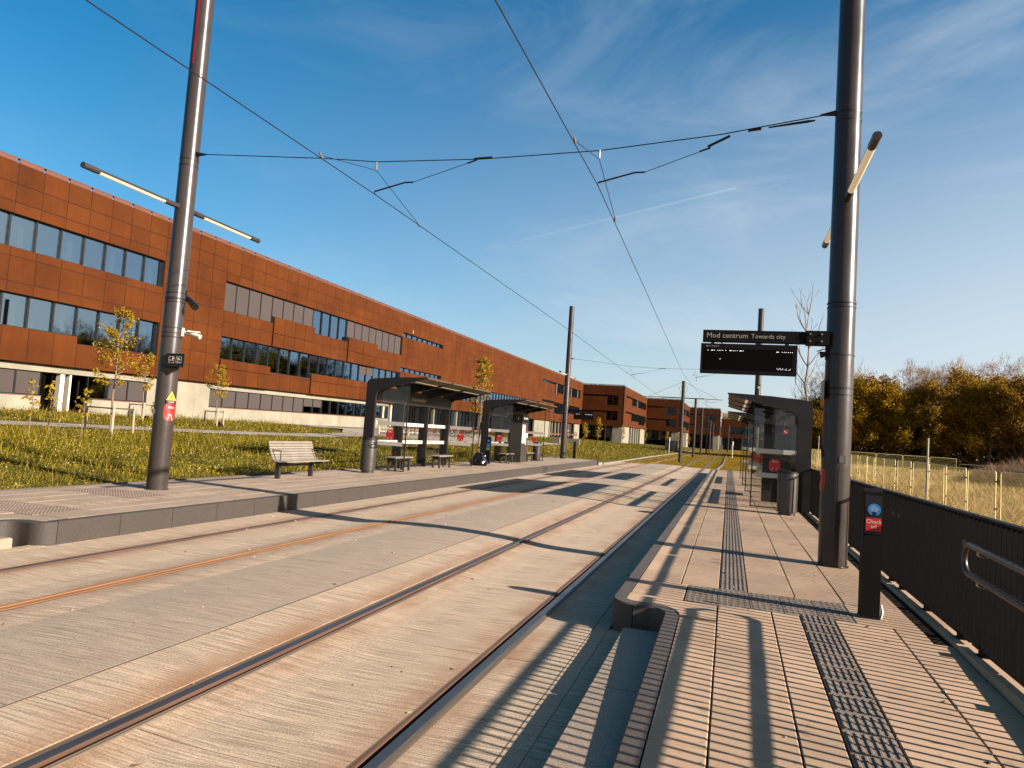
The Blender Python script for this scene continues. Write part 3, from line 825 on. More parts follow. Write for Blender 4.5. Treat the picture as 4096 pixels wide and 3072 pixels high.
MOD = 1.445
Y0A = 36.33
bA = thing('university_building', 'long three storey building clad in rusty steel panels with pale concrete base', 'building', (0, 25, 0))
bA.rotation_euler = (TILT, 0, 0)
J1 = [12.65, 11.72, 10.7, 9.70, 8.98, 7.70, 6.7, 5.75, 4.75]
colsA = []
for k in range(-11, 94):
    s0 = Y0A + MOD*k - 25; s1 = s0+MOD; wn = []; jt = [12.65, 11.72, 8.98, 7.70]
    if k < 0:
        wn = [(9.45, 11.14, 'glass'), (5.45 if k < -4 else 5.03, 7.14, 'glass')]
    elif k < 4: jt = J1
    elif k < 24:
        q = (k-4)//4
        us = [9.0, 9.52, 9.03, 9.50, 9.08][q]; ls = [5.50, 5.05, 5.50, 5.50, 5.50][q]
        wn = [(us, 11.12, 'glass' if q == 2 else 'blind'), (ls, 7.13, 'half' if k in (18, 19) else 'glass')]
        jt = [12.65, 11.72, 8.2, 4.85]
    elif k < 32:
        wn = [(11.2, 11.66, 'glass'), (7.32, 7.76, 'glass')]; jt = J1[:2] + [10.2, 9.2, 8.4, 6.4, 5.5, 4.6]
    elif k < 34: jt = J1
    elif k < 66: wn = [(5.15, 7.10, 'glass')]; jt = [12.65, 11.72, 10.8, 9.9, 9.0, 8.1, 4.4]
    elif k < 67: jt = J1
    elif k < 74: wn = [(11.25, 11.70, 'glass'), (7.35, 7.75, 'glass')]; jt = J1
    elif k < 92:
        wn = [(9.2 if k < 76 else 9.75, 11.75, 'glass' if k % 5 else 'blind'), (5.35 if k < 84 else 5.8, 7.65, 'glass')]; jt = [12.65, 8.6, 4.6]
    else: jt = J1
    colsA.append((s0, s1, wn, jt))
def proudA(s, c0, c1):
    k = (s+25-Y0A)/MOD
    if (8 <= k < 12 or 16 <= k < 20) and 7.1 < c0 and c1 < 9.6: return 0.10
    if (4 <= k < 8 or 12 <= k < 24) and c1 < 5.6: return 0.10
    return 0.0
XA = -35.0
facade(bA, XA, 0, 0, colsA, 3.70, 13.72, 296, proudA)
cm = MB().box(-0.30, 0.02, -MOD/2+0.012, MOD/2-0.012, 0, 0.03).box(-0.03, 0.004, -MOD/2+0.012, MOD/2-0.11, -0.22, 0.0).mesh('coping', M_['coping'])
for k in range(-11, 94):
    put('coping', cm, bA, (XA, Y0A+MOD*(k+0.5)-25, 13.93))
yb0, yb1 = Y0A-11*MOD-25, Y0A+94*MOD-25
MB().box(XA-22, XA-0.45, yb0, yb1, 13.4, 13.70).build('roof', M_['roof_felt'], bA)
MB().box(XA-22.2, XA-22, yb0, yb1, -1.5, 13.8).box(XA-22, XA-0.46, yb1-0.2, yb1, -1.5, 13.35).box(XA-22, XA-0.46, yb0, yb0+0.2, -1.5, 13.35).build('back_wall', M_['corten_dark'], bA)
# interior behind the glass: floors, back wall, pale columns and curtains
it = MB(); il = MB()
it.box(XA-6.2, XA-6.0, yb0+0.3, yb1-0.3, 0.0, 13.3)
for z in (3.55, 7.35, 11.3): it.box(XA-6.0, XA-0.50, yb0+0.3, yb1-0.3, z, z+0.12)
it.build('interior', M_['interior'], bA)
for k in range(-11, 24):
    if k in (0, 1, 2, 3): continue
    yc = Y0A+MOD*k-25
    if k % 4 == 3 or (k < 0 and k % 4 == 1):
        il.box(XA-1.25, XA-0.85, yc+0.95, yc+1.25, 7.48, 11.28); il.box(XA-1.25, XA-0.85, yc+0.95, yc+1.25, 3.7, 7.33)
    if k < 0:
        il.box(XA-3.3, XA-2.6, yc+0.4, yc+0.9, 9.4+0.3*(k % 2), 10.0+0.3*(k % 2)); il.box(XA-3.4, XA-2.8, yc+0.2, yc+0.9, 5.6, 6.1)
il.build('column', M_['interior_light'], bA)
# ground floor in pale concrete
GN = XA-0.32
def gseg(s0, s1, kind):
    global GLASS
    a, e = s0-25, s1-25
    if kind == 'wall':
        n = max(1, round((s1-s0)/4.3))
        for i in range(n):
            p0, p1 = a+(e-a)*i/n, a+(e-a)*(i+1)/n
            MB().box(GN-0.3, GN, p0+0.008, p1-0.008, -1.5, 3.66).build('concrete_panel', M_['pale_concrete'], bA)
        return
    if kind in ('blind', 'half', 'glass'):
        MB().box(GN-0.3, GN, a, e, -1.5, 2.00).build('concrete_panel', M_['pale_concrete'], bA)
        MB().box(GN-0.3, GN, a, e, 3.32, 3.66).build('concrete_lintel', M_['pale_concrete'], bA)
        MB().box(GN-0.3, GN+0.03, a+0.01, e-0.01, 2.002, 2.04).build('window_sill', M_['sill_brown'], bA)
        n = max(1, round((s1-s0)/1.44))
        for i in range(n):
            p0, p1 = a+(e-a)*i/n, a+(e-a)*(i+1)/n
            ty = kind
            fm, bl_, pn = window_parts(p1-p0, 1.27, ty)
            wo = put('window', fm, bA, (GN+0.10, (p0+p1)/2, 2.045))
            if bl_: put('blind', bl_, wo)
            if pn: put('pane', pn, wo)
        return
    if kind == 'recess':
        if s0 < 40: MB().box(GN-0.3, GN, a, e, 3.32, 3.66).build('concrete_lintel', M_['pale_concrete'], bA)
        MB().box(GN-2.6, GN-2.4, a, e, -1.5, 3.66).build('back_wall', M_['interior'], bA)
        MB().box(GN-2.4, GN, a, e, 0.9, 1.20).build('door_step', M_['sill_brown'], bA)
        n = max(1, round((s1-s0)/1.44))
        for i in range(n):
            p0, p1 = a+(e-a)*i/n, a+(e-a)*(i+1)/n
            GLASS = 'dark_glass'
            fm, bl_, pn = window_parts(p1-p0, 2.1 if s0 < 40 else 2.45, 'glass')
            GLASS = 'window_glass'
            wo = put('window', fm, bA, (GN-0.5, (p0+p1)/2, 1.21))
            put('pane', pn, wo)
gseg(20.4, 28.95, 'blind'); gseg(28.95, 31.85, 'recess'); gseg(31.85, 33.3, 'glass'); gseg(33.3, 36.15, 'blind')
gseg(36.15, 41.8, 'wall'); gseg(41.8, 53.6, 'blind'); gseg(53.6, 56.5, 'half'); gseg(56.5, 65.2, 'glass'); gseg(65.2, 66.6, 'wall')
gseg(66.6, 69.5, 'glass'); gseg(69.5, 129.5, 'recess'); gseg(129.5, 142.2, 'wall'); gseg(142.2, 153, 'recess'); gseg(153, 158, 'wall'); gseg(158, 166, 'recess'); gseg(166, 171.8, 'wall')
for yy in (30.25, 30.75, 68.6, 70.4, 82.2, 90.0, 99.5, 109, 119, 144.5, 147.5, 150.5, 160.5, 163):
    wd = 0.30 if yy > 40 else (0.26 if yy < 30.5 else 0.12)
    MB().box(GN-0.45, GN-0.12, yy-25-wd/2, yy-25+wd/2, 0.6, 3.32 if yy < 40 else 3.68).build('column', M_['white_paint'] if yy < 75 else M_['pale_concrete'], bA)

# small black birds-eye wall boxes on the cladding
for (y, z) in ((60.3, 8.45), (60.7, 8.6), (73.5, 11.9)):
    MB().box(XA+0.001, XA+0.05, y-25-0.04, y-25+0.04, z, z+0.30).build('wall_lamp', M_['white_paint'], bA)

GLASS = 'dark_glass'
def far_block(name, label, x0, x1, y0, y1, gf=True):
    """steel clad block: end wall facing the camera (-Y) from x0 to x1, long wall facing +X from y0 to y1"""
    bl_ = thing(name, label, 'building', (0, 25, 0)); bl_.rotation_euler = (TILT, 0, 0)
    a, e = y0-25, y1-25
    n = max(7, round((x1-x0)/1.43)); wd = (x1-x0-0.03)/n
    cs = []
    for k in range(7-n, 7):
        wn = [(10.95, 11.40, 'glass'), (7.05, 7.50, 'glass')]
        if k in (4, 5): wn = [(8.9, 11.40, 'glass'), (5.2, 7.50, 'glass')]
        if k == 6: wn = []
        cs.append((x0+(k+n-7)*wd, x0+(k+n-6)*wd, wn, [12.65, 9.8, 8.6, 6.2, 4.9]))
    facade(bl_, 0, a, -90, cs, 3.85, 13.75)
    n = int((y1-y0)/1.45); wd = (y1-y0)/n
    cs = []
    for k in range(n):
        s = k/n; wn = []
        if 0.04 < s < 0.27: wn = [(11.2, 11.65, 'glass'), (7.25, 7.7, 'glass')]
        elif 0.27 <= s < 0.95: wn = [(9.1 if s < 0.31 else 9.7, 11.65, 'blind' if 0.5 < s < 0.56 else 'glass'), ((5.15 if s < 0.32 else (5.6 if s < 0.6 else 4.9)), 7.65, 'glass')] if s < 0.9 else [(9.7, 11.65, 'glass'), (5.6, 7.65, 'glass')]
        cs.append((k*wd, (k+1)*wd, wn, [12.65, 10.4, 8.6, 6.2, 4.6]))
    facade(bl_, x1, a, 0, cs, 3.85, 13.75)
    MB().box(x0, x1-0.46, a+0.46, e, 13.4, 13.62).build('roof', M_['roof_felt'], bl_)
    mb = MB()
    for k in range(7): mb.box(x0+k*(x1-x0)/7+0.06, x0+(k+1)*(x1-x0)/7-0.06, a-0.02, a+0.02, 13.77, 14.02)
    mb.build('parapet', M_['galv'], bl_)
    MB().box(x0, x1-0.2, e-0.2, e, -2, 13.4).box(x0+0.02, x0+0.2, a+0.5, e-0.2, 3.85, 13.4).box(x0+0.3, x1-0.6, a+7, a+7.2, -2, 13.3).build('back_wall', M_['corten_dark'], bl_)
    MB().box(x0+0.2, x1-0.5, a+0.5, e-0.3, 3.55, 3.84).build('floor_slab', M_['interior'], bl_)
    # ground floor
    cx = x1-2.6
    MB().box(cx, x1-0.25, a+0.25, a+0.6, -2, 3.84).build('concrete_panel', M_['pale_concrete'], bl_)
    for f0, f1 in ((0.006, 0.27), (0.76, 0.99)):
        MB().box(x1-0.6, x1-0.25, a+0.61+f0*(y1-y0-0.7), a+f1*(y1-y0), -2, 3.84).build('concrete_panel', M_['pale_concrete'], bl_)
    for f in (0.36, 0.46, 0.56, 0.66):
        MB().box(x1-0.7, x1-0.3, a+f*(y1-y0), a+f*(y1-y0)+1.1, -2, 3.84).build('column', M_['pale_concrete'], bl_)
    MB().box(x1-3.2, x1-3.0, a+0.7, e-0.5, -2, 3.5).build('inner_wall', M_['interior'], bl_)
    for k in range(4):
        xx = x0+0.4+k*(cx-x0-0.6)/4; w_ = (cx-x0-0.6)/4
        fm, b2_, pn = window_parts(w_, 3.0, 'glass')
        wo = put('window', fm, bl_, (xx+w_/2, a+0.9, 0.8), R_(-90)); put('pane', pn, wo)
        if k in (0, 2): MB().box(xx+0.3, xx+w_-0.4, a+1.8, a+1.9, 0.9, 3.2).build('curtain', M_['interior_light'], bl_)
    return bl_
far_block('university_block', 'rusty steel block set forward past the end of the long building', -40.9, -25.0, 174.2, 223.5)
far_block('university_block', 'rusty steel block stepping nearer the tracks behind the slim pole row', -29.5, -14.8, 226.5, 278.0)
far_block('university_block', 'distant rusty steel block nearest the track axis, its corner at the poles', -18.5, -3.7, 279.0, 306.0)
# far link building with a planted roof
bE = thing('green_roof_building', 'low distant rusty steel building with a grassy mound on its roof', 'building', (0, 25, 0)); bE.rotation_euler = (TILT, 0, 0)
cs = []
for k in range(26):
    s0 = -3.6+1.9*k
    cs.append((s0, s0+1.9, [(4.9, 8.0, 'glass')] if k > 1 else [], [9.6, 3.9]))
facade(bE, 0, 289, -90, cs, 3.3, 11.2)
MB().box(-3.6, 45.8, 289.5, 310, 11.0, 11.25).box(-3.5, 45.7, 300, 310, -2, 10.9).build('roof', M_['roof_felt'], bE)
for k in range(12): MB().box(-3.2+k*4.0, -2.6+k*4.0, 290.2, 290.8, -2, 3.3).build('column', M_['grey_concrete'], bE)
mb = MB()
nxm, nym = 30, 8
for j in range(nym+1):
    for i in range(nxm+1):
        u, v_ = i/nxm, j/nym
        mb.v.append((-3.3+u*40, 289.6+v_*19, 11.26+2.6*math.sin(math.pi*v_)**0.7*math.sin(math.pi*min(1, u*1.6+0.25))**0.8 if 0 < v_ < 1 and u*1.6+0.25 < 1 else 11.26))
for j in range(nym):
    for i in range(nxm): mb.f.append((j*(nxm+1)+i, j*(nxm+1)+i+1, (j+1)*(nxm+1)+i+1, (j+1)*(nxm+1)+i)); mb.m.append(0)
mb.build('grass_mound', M_['ground_cover'], bE, smooth=True)

# ---------------------------------------------------------------- catenary masts
def patch(r, ac, zc, da, dz, n=28, p=3.0):
    """rounded patch hugging a cylinder of radius r round the z axis"""
    mb = MB(); ring = []
    c = (r*math.cos(ac), r*math.sin(ac), zc)
    for f in (0.5, 1.0):
        for k in range(n):
            a = 2*math.pi*k/n; cu, sv = math.cos(a), math.sin(a)
            q = (abs(cu)**p + abs(sv)**p)**(-1/p)
            an = ac + cu*q*da*f; mb.v.append((r*math.cos(an), r*math.sin(an), zc + sv*q*dz*f))
    mb.v.append(c); k0 = 2*n
    for k in range(n):
        mb.f.append((k0, k, (k+1) % n)); mb.m.append(0)
        mb.f.append((k, n+k, n+(k+1) % n, (k+1) % n)); mb.m.append(0)
    return mb
def on_pole(r, a): return (r*math.cos(a), r*math.sin(a))
def sticker_on_pole(par, r, a, z, da, dz, txt=True):
    s = patch(r+0.0015, a, z, da, dz, p=3.5).build('ticket_sticker', M_['red_print'], par)
    px, py = on_pole(r+0.004, a)
    put('lettering', text_mesh('Billet', 0.058, M_['white_print'], align='CENTER'), s, (px, py, z+dz*0.52), rot=(R_(90), 0, a+R_(90)))
    for sg in (-1, 1):
        q = MB().add([(-0.006+sg*0.012, 0, -0.02), (0.006+sg*0.012, 0, -0.02), (0.006+sg*0.05, 0, -dz*0.8), (-0.006+sg*0.05, 0, -dz*0.8)], [(0, 1, 2, 3)])
        q.build('track_icon', M_['white_print'], s, (px, py, z-dz*0.12), rz=a+R_(90))
def mast(x, y, label, h=10.0, big=True, group=None):
    mt = thing('catenary_mast', label, 'mast', (x, y, 0.30), 0, group)
    r0 = 0.188
    prof = [(0.21, 0), (0.21, 0.012), (r0, 0.014), (r0, 2.60), (0.186, 2.62), (0.185, 3.6), (0.181, 3.62), (0.168, h-0.01), (0.16, h)]
    MB().lathe(prof, 36 if big else 18).build('shaft', M_['pole_paint'], mt, smooth=R_(25))
    for z in (2.36, 2.92, 3.60, 3.66, 6.30, 6.42):
        r = 0.191 if z < 4 else 0.179
        MB().lathe([(r-0.004, z-0.012), (r, z-0.010), (r, z+0.010), (r-0.004, z+0.012)], 28).build('collar', M_['dark_paint'], mt, smooth=R_(25))
    for sg in (-1, 1):
        zl = 5.46 if x < 0 else 5.13
        lt = MB().tube([(0, sg*0.15, zl), (0, sg*0.48, zl)], 0.052, 12).tube([(0, sg*0.48, zl), (0, sg*2.02, zl)], 0.046, 12).tube([(0, sg*2.02, zl), (0, sg*2.30, zl)], 0.052, 12).build('lamp_tube', M_['pole_paint'], mt, smooth=True)
        st_ = MB()
        for k in range(6):
            a0, a1 = R_(195+k*25), R_(195+(k+1)*25)
            q = 0.049
            st_.add([(q*math.cos(a0), sg*0.52, zl+q*math.sin(a0)), (q*math.cos(a1), sg*0.52, zl+q*math.sin(a1)), (q*math.cos(a1), sg*1.98, zl+q*math.sin(a1)), (q*math.cos(a0), sg*1.98, zl+q*math.sin(a0))], [(0, 1, 2, 3)])
        st_.build('light_strip', M_['lamp_glass'], lt, smooth=True)
    if big:
        hp = patch(r0+0.003, R_(-62) if x > 0 else R_(-76), 0.97, 0.42, 0.40, p=8).build('access_hatch', M_['pole_paint'], mt, smooth=True)
        px, py = on_pole(r0+0.004, R_(-62) if x > 0 else R_(-76))
        MB().tube([(px, py, 1.32), (px*1.01, py*1.01, 1.32)], 0.008, 8).build('lock', M_['black_paint'], hp)
    return mt
mL = mast(-10.39, 11.1, 'thick grey mast with a red stripe, warning triangle and cameras by the park bench')
mR = mast(1.43, 10.85, 'thick grey mast carrying the towards city sign beside the railing')
mLf = mast(-10.29, 45.3, 'thick grey mast past the shelters at the end of the unrailed platform', big=False)
mRf = mast(1.50, 45.3, 'thick grey mast standing up behind the bare sapling and railed shelters', big=False)
# --- left mast fittings
patch(0.1735, R_(-86), 9.3, 0.17, 0.98, p=12).build('red_stripe', M_['red_dull'], mL)
def clampband(par, z, r=0.190):
    for dz in (-0.05, 0.05):
        MB().lathe([(r-0.002, z+dz-0.010), (r, z+dz-0.008), (r, z+dz+0.008), (r-0.002, z+dz+0.010)], 28).build('steel_band', M_['dark_paint'], par)
clampband(mL, 3.73); clampband(mL, 3.05)
cam1 = MB().tube([(0.17, -0.02, 3.80), (0.24, -0.03, 3.72), (0.24, -0.03, 3.66)], 0.018, 8).tube([(0.20, 0.05, 3.72), (0.36, -0.20, 3.56)], [0.055, 0.065], 12).tube([(0.36, -0.20, 3.56), (0.40, -0.26, 3.52)], [0.072, 0.07], 12).box(0.165, 0.20, -0.06, 0.06, 3.66, 3.86).build('loudspeaker', M_['black_paint'], mL, smooth=R_(30), rz=R_(34))
cam2 = MB().box(0.165, 0.21, -0.06, 0.06, 2.96, 3.12).tube([(0.20, 0, 3.04), (0.28, -0.02, 3.04)], 0.03, 8).tube([(0.27, 0.03, 3.05), (0.52, -0.10, 2.97)], 0.045, 10).box(0.28, 0.5, -0.09, 0.03, 3.05, 3.075).build('camera_housing', M_['white_plastic'], mL, smooth=R_(30), rz=R_(34))
sg = MB().box(0.07, 0.47, -0.225, -0.215, 2.34, 2.59).add([(0.07, -0.22, 2.34), (0.07, -0.22, 2.59), (-0.10, -0.08, 2.55), (-0.10, -0.08, 2.31)], [(0, 1, 2, 3)]).add([(0.47, -0.22, 2.34), (0.47, -0.22, 2.59), (0.14, 0.10, 2.59), (0.14, 0.10, 2.34)], [(0, 1, 2, 3)]).build('pictogram_sign', M_['black_paint'], mL, (0.07, 0, 0))
def frame_sq(par, x, y, z, s, mt):
    q = s/2; w_ = 0.007
    mb = MB().box(x-q, x+q, y, y+0.001, z+q-w_, z+q).box(x-q, x+q, y, y+0.001, z-q, z-q+w_).box(x-q, x-q+w_, y, y+0.001, z-q+w_, z+q-w_).box(x+q-w_, x+q, y, y+0.001, z-q+w_, z+q-w_)
    return mb.build('pictogram_frame', mt, par)
for x, ic in ((0.185, 0), (0.355, 1)):
    fr_ = frame_sq(sg, x, -0.2275, 2.47, 0.125, M_['white_print'])
    mb = MB()
    if ic == 0:
        mb.box(x-0.042, x+0.03, -0.2275, -0.2265, 2.448, 2.468); mb.tube([(x+0.02, -0.227, 2.475), (x+0.035, -0.227, 2.495), (x+0.03, -0.227, 2.512)], 0.006, 6)
    else:
        mb.add([(x-0.04, -0.227, 2.50), (x-0.01, -0.227, 2.52), (x+0.035, -0.227, 2.485), (x+0.015, -0.227, 2.455)], [(0, 1, 2, 3)]); mb.box(x-0.03, x-0.015, -0.2275, -0.2265, 2.46, 2.48)
    mb.build('pictogram', M_['white_print'], fr_)
    if ic == 0: MB().add([(x-0.045, -0.229, 2.515), (x-0.035, -0.229, 2.52), (x+0.045, -0.229, 2.425), (x+0.035, -0.229, 2.42)], [(0, 1, 2, 3)]).build('red_bar', M_['red_print'], fr_)
    else: put('lettering', text_mesh('Video', 0.032, M_['white_print'], align='CENTER'), fr_, (x, -0.2285, 2.428), rot=FACE_CAM)
def tri_sign(par, a, z, r=0.19):
    px, py = on_pole(r+0.004, a)
    t_ = MB().prism([(-0.095, -0.075), (0.095, -0.075), (0.0, 0.10)], -0.001, 0.001, 'y').build('warning_triangle', M_['yellow_print'], par, (px, py, z), rz=a+R_(90))
    MB().prism([(-0.103, -0.081), (0.103, -0.081), (0.0, 0.112)], 0.0015, 0.003, 'y').box(-0.095, 0.095, -0.002, 0.001, -0.135, -0.083).build('backing', M_['black_paint'], t_)
    MB().prism([(0.012, 0.045), (-0.022, -0.012), (0.0, -0.008), (-0.012, -0.055), (0.026, 0.006), (0.004, 0.003)], -0.003, -0.0015, 'y').build('bolt_icon', M_['black_paint'], t_)
    put('lettering', text_mesh('LIVSFARE', 0.03, M_['white_print'], align='CENTER'), t_, (0, -0.004, -0.11), rot=FACE_CAM)
tri_sign(mL, R_(-17), 1.78)
sticker_on_pole(mL, 0.188, R_(-14), 1.48, 0.62, 0.165)
MB().box(-0.12, -0.06, -0.192, -0.178, 1.44, 1.52).build('asset_plate', M_['galv'], mL)
# --- right mast fittings
sticker_on_pole(mR, 0.188, R_(-176), 1.18, 0.62, 0.165)
tri_sign(mR, R_(172), 1.62)
MB().box(-0.045, 0.045, -0.194, -0.184, 1.42, 1.52).build('asset_plate', M_['bin_metal'], mR, rz=R_(18))
pg = MB().box(-0.215, -0.205, -0.20, 0.16, 2.30, 2.56).box(-0.20, -0.17, -0.03, 0.03, 2.36, 2.5).build('pictogram_sign', M_['bin_metal'], mR)
MB().lathe([(0.190, 2.44), (0.194, 2.442), (0.194, 2.472), (0.190, 2.474)], 28).build('steel_band', M_['dark_paint'], mR)
MB().add([(-0.16, -0.10, 3.02), (-0.31, -0.12, 2.97), (-0.31, 0.02, 2.97), (-0.16, 0.04, 3.02)], [(0, 1, 2, 3)]).tube([(-0.17, -0.04, 2.94), (-0.26, -0.04, 2.92)], [0.03, 0.05], 10).box(-0.19, -0.165, -0.06, 0.04, 2.86, 3.05).build('camera_housing', M_['dark_paint'], mR)
# --- towards-city sign and departure display, facing the camera
def display(x0, x1, y, label, gl_, far=False):
    d = thing('departure_display', label, 'sign', (x0, y, 2.90), 0)
    Lb = x1-x0
    bm_ = MB().box(0.02, Lb-0.28, -0.06, 0.06, 0.46, 0.63).build('sign_beam', M_['matte_black'], d)
    MB().box(Lb-0.30, Lb, -0.075, 0.075, 0.445, 0.645).build('bracket', M_['matte_black'], d)
    for bx in (Lb-0.25, Lb-0.10):
        for bz in (0.495, 0.595): MB().tube([(bx, -0.075, bz), (bx, -0.088, bz)], 0.014, 8).build('bolt', M_['steel'], d)
    W = 1.32
    bx_ = MB(); bx_.box(0, W, -0.07, 0.09, 0.0, 0.43)
    body = bx_.build('display_box', M_['matte_black'], d)
    MB().box(0.06, W-0.06, -0.074, -0.0705, 0.055, 0.355).build('screen', M_['screen_black'], body)
    for hx in (0.16, 0.78, 1.18): MB().box(hx-0.025, hx+0.025, -0.02, 0.03, 0.43, 0.46).build('hanger', M_['black_paint'], d)
    MB().tube([(0.27, 0, 0.46), (0.31, 0, 0.43)], 0.006, 6).build('cable', M_['black_paint'], d)
    return d, bm_, body
dsp, dbeam, dbox = display(-0.46, 1.27, 10.76, 'black hanging departure display under the Mod centrum Towards city sign', None)
tm1 = text_mesh('Mod centrum', 0.105, M_['sign_print'])
put('lettering', tm1, dbeam, (0.07, -0.0615, 0.548), rot=FACE_CAM)
tm2 = text_mesh('Towards city', 0.088, M_['sign_print'])
w1 = max(v.co.x for v in tm1.vertices)
put('lettering', tm2, dbeam, (0.07+w1+0.045, -0.0615, 0.545), rot=FACE_CAM)
put('lettering', text_mesh('Spor Track 2', 0.034, M_['sign_print']), dbox, (0.07, -0.0715, 0.392), rot=FACE_CAM)
led = MB()
def dash(x, z, w_=0.010, h_=0.007): led.box(x, x+w_, -0.0752, -0.0745, z, z+h_)
for x, w_ in [(0.095, .010), (0.145, .028), (0.185, .010), (0.23, .009), (0.254, .009), (0.278, .010), (0.302, .010), (0.345, .009), (0.40, .03), (0.448, .010), (0.473, .010), (0.505, .009), (0.54, .034), (0.588, .009)]: dash(x, 0.325, w_)
for x, w_ in [(1.04, .034), (1.115, .010), (1.140, .010), (1.165, .010), (1.197, .010), (1.222, .010), (1.247, .010)]: dash(x, 0.322, w_)
dash(0.27, 0.20)
led.build('led_row', M_['led'], dbox)
clk = MB()
def seg(x, z, w_, h_): clk.box(x, x+w_, -0.0752, -0.0745, z, z+h_)
for x in (1.06, 1.105):
    seg(x, 0.075, 0.026, 0.003); seg(x-0.003, 0.082, 0.003, 0.016); seg(x+0.026, 0.082, 0.003, 0.016)
seg(1.145, 0.078, 0.004, 0.005)
seg(1.165, 0.072, 0.026, 0.003); seg(1.168, 0.079, 0.006, 0.004); seg(1.178, 0.088, 0.010, 0.003)
seg(1.208, 0.071, 0.024, 0.003); seg(1.233, 0.074, 0.003, 0.018)
clk.build('clock_digits', M_['led'], dbox)
dsp2, db2, dx2 = display(-9.74, -8.00, 45.3, 'small distant hanging departure display on the mast past the shelters', None)
dsp2.location = (-8.40, 45.3, 2.90); dsp2.rotation_euler = (0, 0, math.pi)
led = MB()
for k in range(12): led.box(0.1+k*0.04, 0.12+k*0.04, 0.0905, 0.0915, 0.33, 0.345)
for k in range(6): led.box(0.95+k*0.04, 0.97+k*0.04, 0.0905, 0.0915, 0.33, 0.345)
led.build('led_row', M_['led'], dx2)

# ---------------------------------------------------------------- overhead wires
def span(y, yl, yr, label, xl=-10.20, xr=1.27):
    s = thing('span_wire', label, 'wire', (-4.4, y, 6.40))
    pl_ = [(xl, yl, 6.85), (-7.3, y, 6.58), (-6.2, y, 6.46), (-4.22, y, 6.41), (-2.2, y, 6.45), (-0.35, y, 6.60), (xr, yr, 6.76)]
    Lc = lambda q: (q[0]+4.4, q[1]-y, q[2]-6.40)
    MB().tube([Lc(q) for q in pl_], 0.0085, 6).build('cable', M_['wire'], s)
    MB().tube([Lc((0.35, y, 6.668)), Lc((0.9, y, 6.725))], [0.012, 0.022], 8).tube([Lc((0.9, y, 6.725)), Lc((1.0, y, 6.734))], [0.022, 0.012], 8).tube([Lc((0.06, y, 6.635)), Lc((0.25, y, 6.655))], 0.02, 8).build('turnbuckle', M_['wire'], s)
    for q in (pl_[0], pl_[-1]):
        sg_ = 1 if q[0] < -4 else -1
        MB().tube([Lc((q[0]-sg_*0.03, q[1], q[2])), Lc((q[0]+sg_*0.10, q[1], q[2]-0.01)), Lc((q[0]+sg_*0.22, q[1], q[2]-0.018))], [0.05, 0.03, 0.012], 8).build('clamp', M_['wire'], s)
    for xd, xe, xm in ((-6.20, -4.25, -5.50), (-2.20, -0.42, -1.55)):
        z1 = 6.455
        MB().tube([Lc((xd, y, z1)), Lc((xd, y, z1-0.14))], 0.018, 6).build('hanger_link', M_['galv'], s)
        wx = xd+0.0
        MB().tube([Lc((xd, y, z1-0.15)), Lc((wx-0.02, y-1.7, 5.90))], 0.006, 5).tube([Lc((xd, y, z1-0.15)), Lc((wx-0.01, y+1.9, 5.90))], 0.006, 5).build('dropper', M_['wire'], s)
        for yy in (-1.7, 1.9): MB().tube([Lc((wx-0.02, y+yy-0.05, 5.93)), Lc((wx-0.02, y+yy+0.05, 5.875))], 0.018, 6).build('wire_clip', M_['galv'], s)
        MB().tube([Lc((xd, y, 5.875)), Lc((xd, y, 5.92)), Lc((xd+0.58, y, 6.06)), Lc((xd+0.74, y, 6.06))], 0.014, 6).build('steady_arm', M_['wire'], s)
        MB().tube([Lc((xd+0.74, y, 6.06)), Lc((xe-0.12, y, 6.38))], 0.006, 5).tube([Lc((xe-0.22, y, 6.35)), Lc((xe-0.06, y, 6.40))], 0.014, 6).tube([Lc((xe-0.1, y, 6.41+0.01)), Lc((xe+0.22, y, 6.43 if xd < -4 else 6.57))], 0.02, 6).build('stay', M_['wire'], s)
    return s
span(11.0, 11.1, 10.85, 'dark span wire with steady arms strung between the two nearest thick masts')
span(45.3, 45.3, 45.3, 'thin span wire strung between the masts past the shelters', -10.1, 1.33)
def cwire(pts, label):
    o_ = MB().tube(pts, 0.0078, 6).build('contact_wire', M_['wire'])
    tag(o_, label, 'wire')
cwire([(-6.42, -8, 5.87), (-6.35, 5.2, 5.87), (-6.20, 11, 5.875), (-6.07, 27.3, 5.87), (-6.15, 45.3, 5.87), (-6.0, 67, 5.75), (-6.4, 93.7, 5.75), (-6.0, 118, 5.75), (-6.4, 145, 5.75), (-6.3, 200, 5.8)], 'contact wire hung over the track beside the unrailed platform')
cwire([(-2.35, -8, 5.87), (-2.28, 6.0, 5.87), (-2.20, 11, 5.875), (-2.35, 19.8, 5.87), (-2.78, 42.7, 5.87), (-2.25, 67, 5.70), (-2.7, 93.7, 5.75), (-2.2, 118, 5.75), (-2.7, 145, 5.75), (-2.5, 200, 5.8)], 'contact wire hung over the track beside the railed platform')
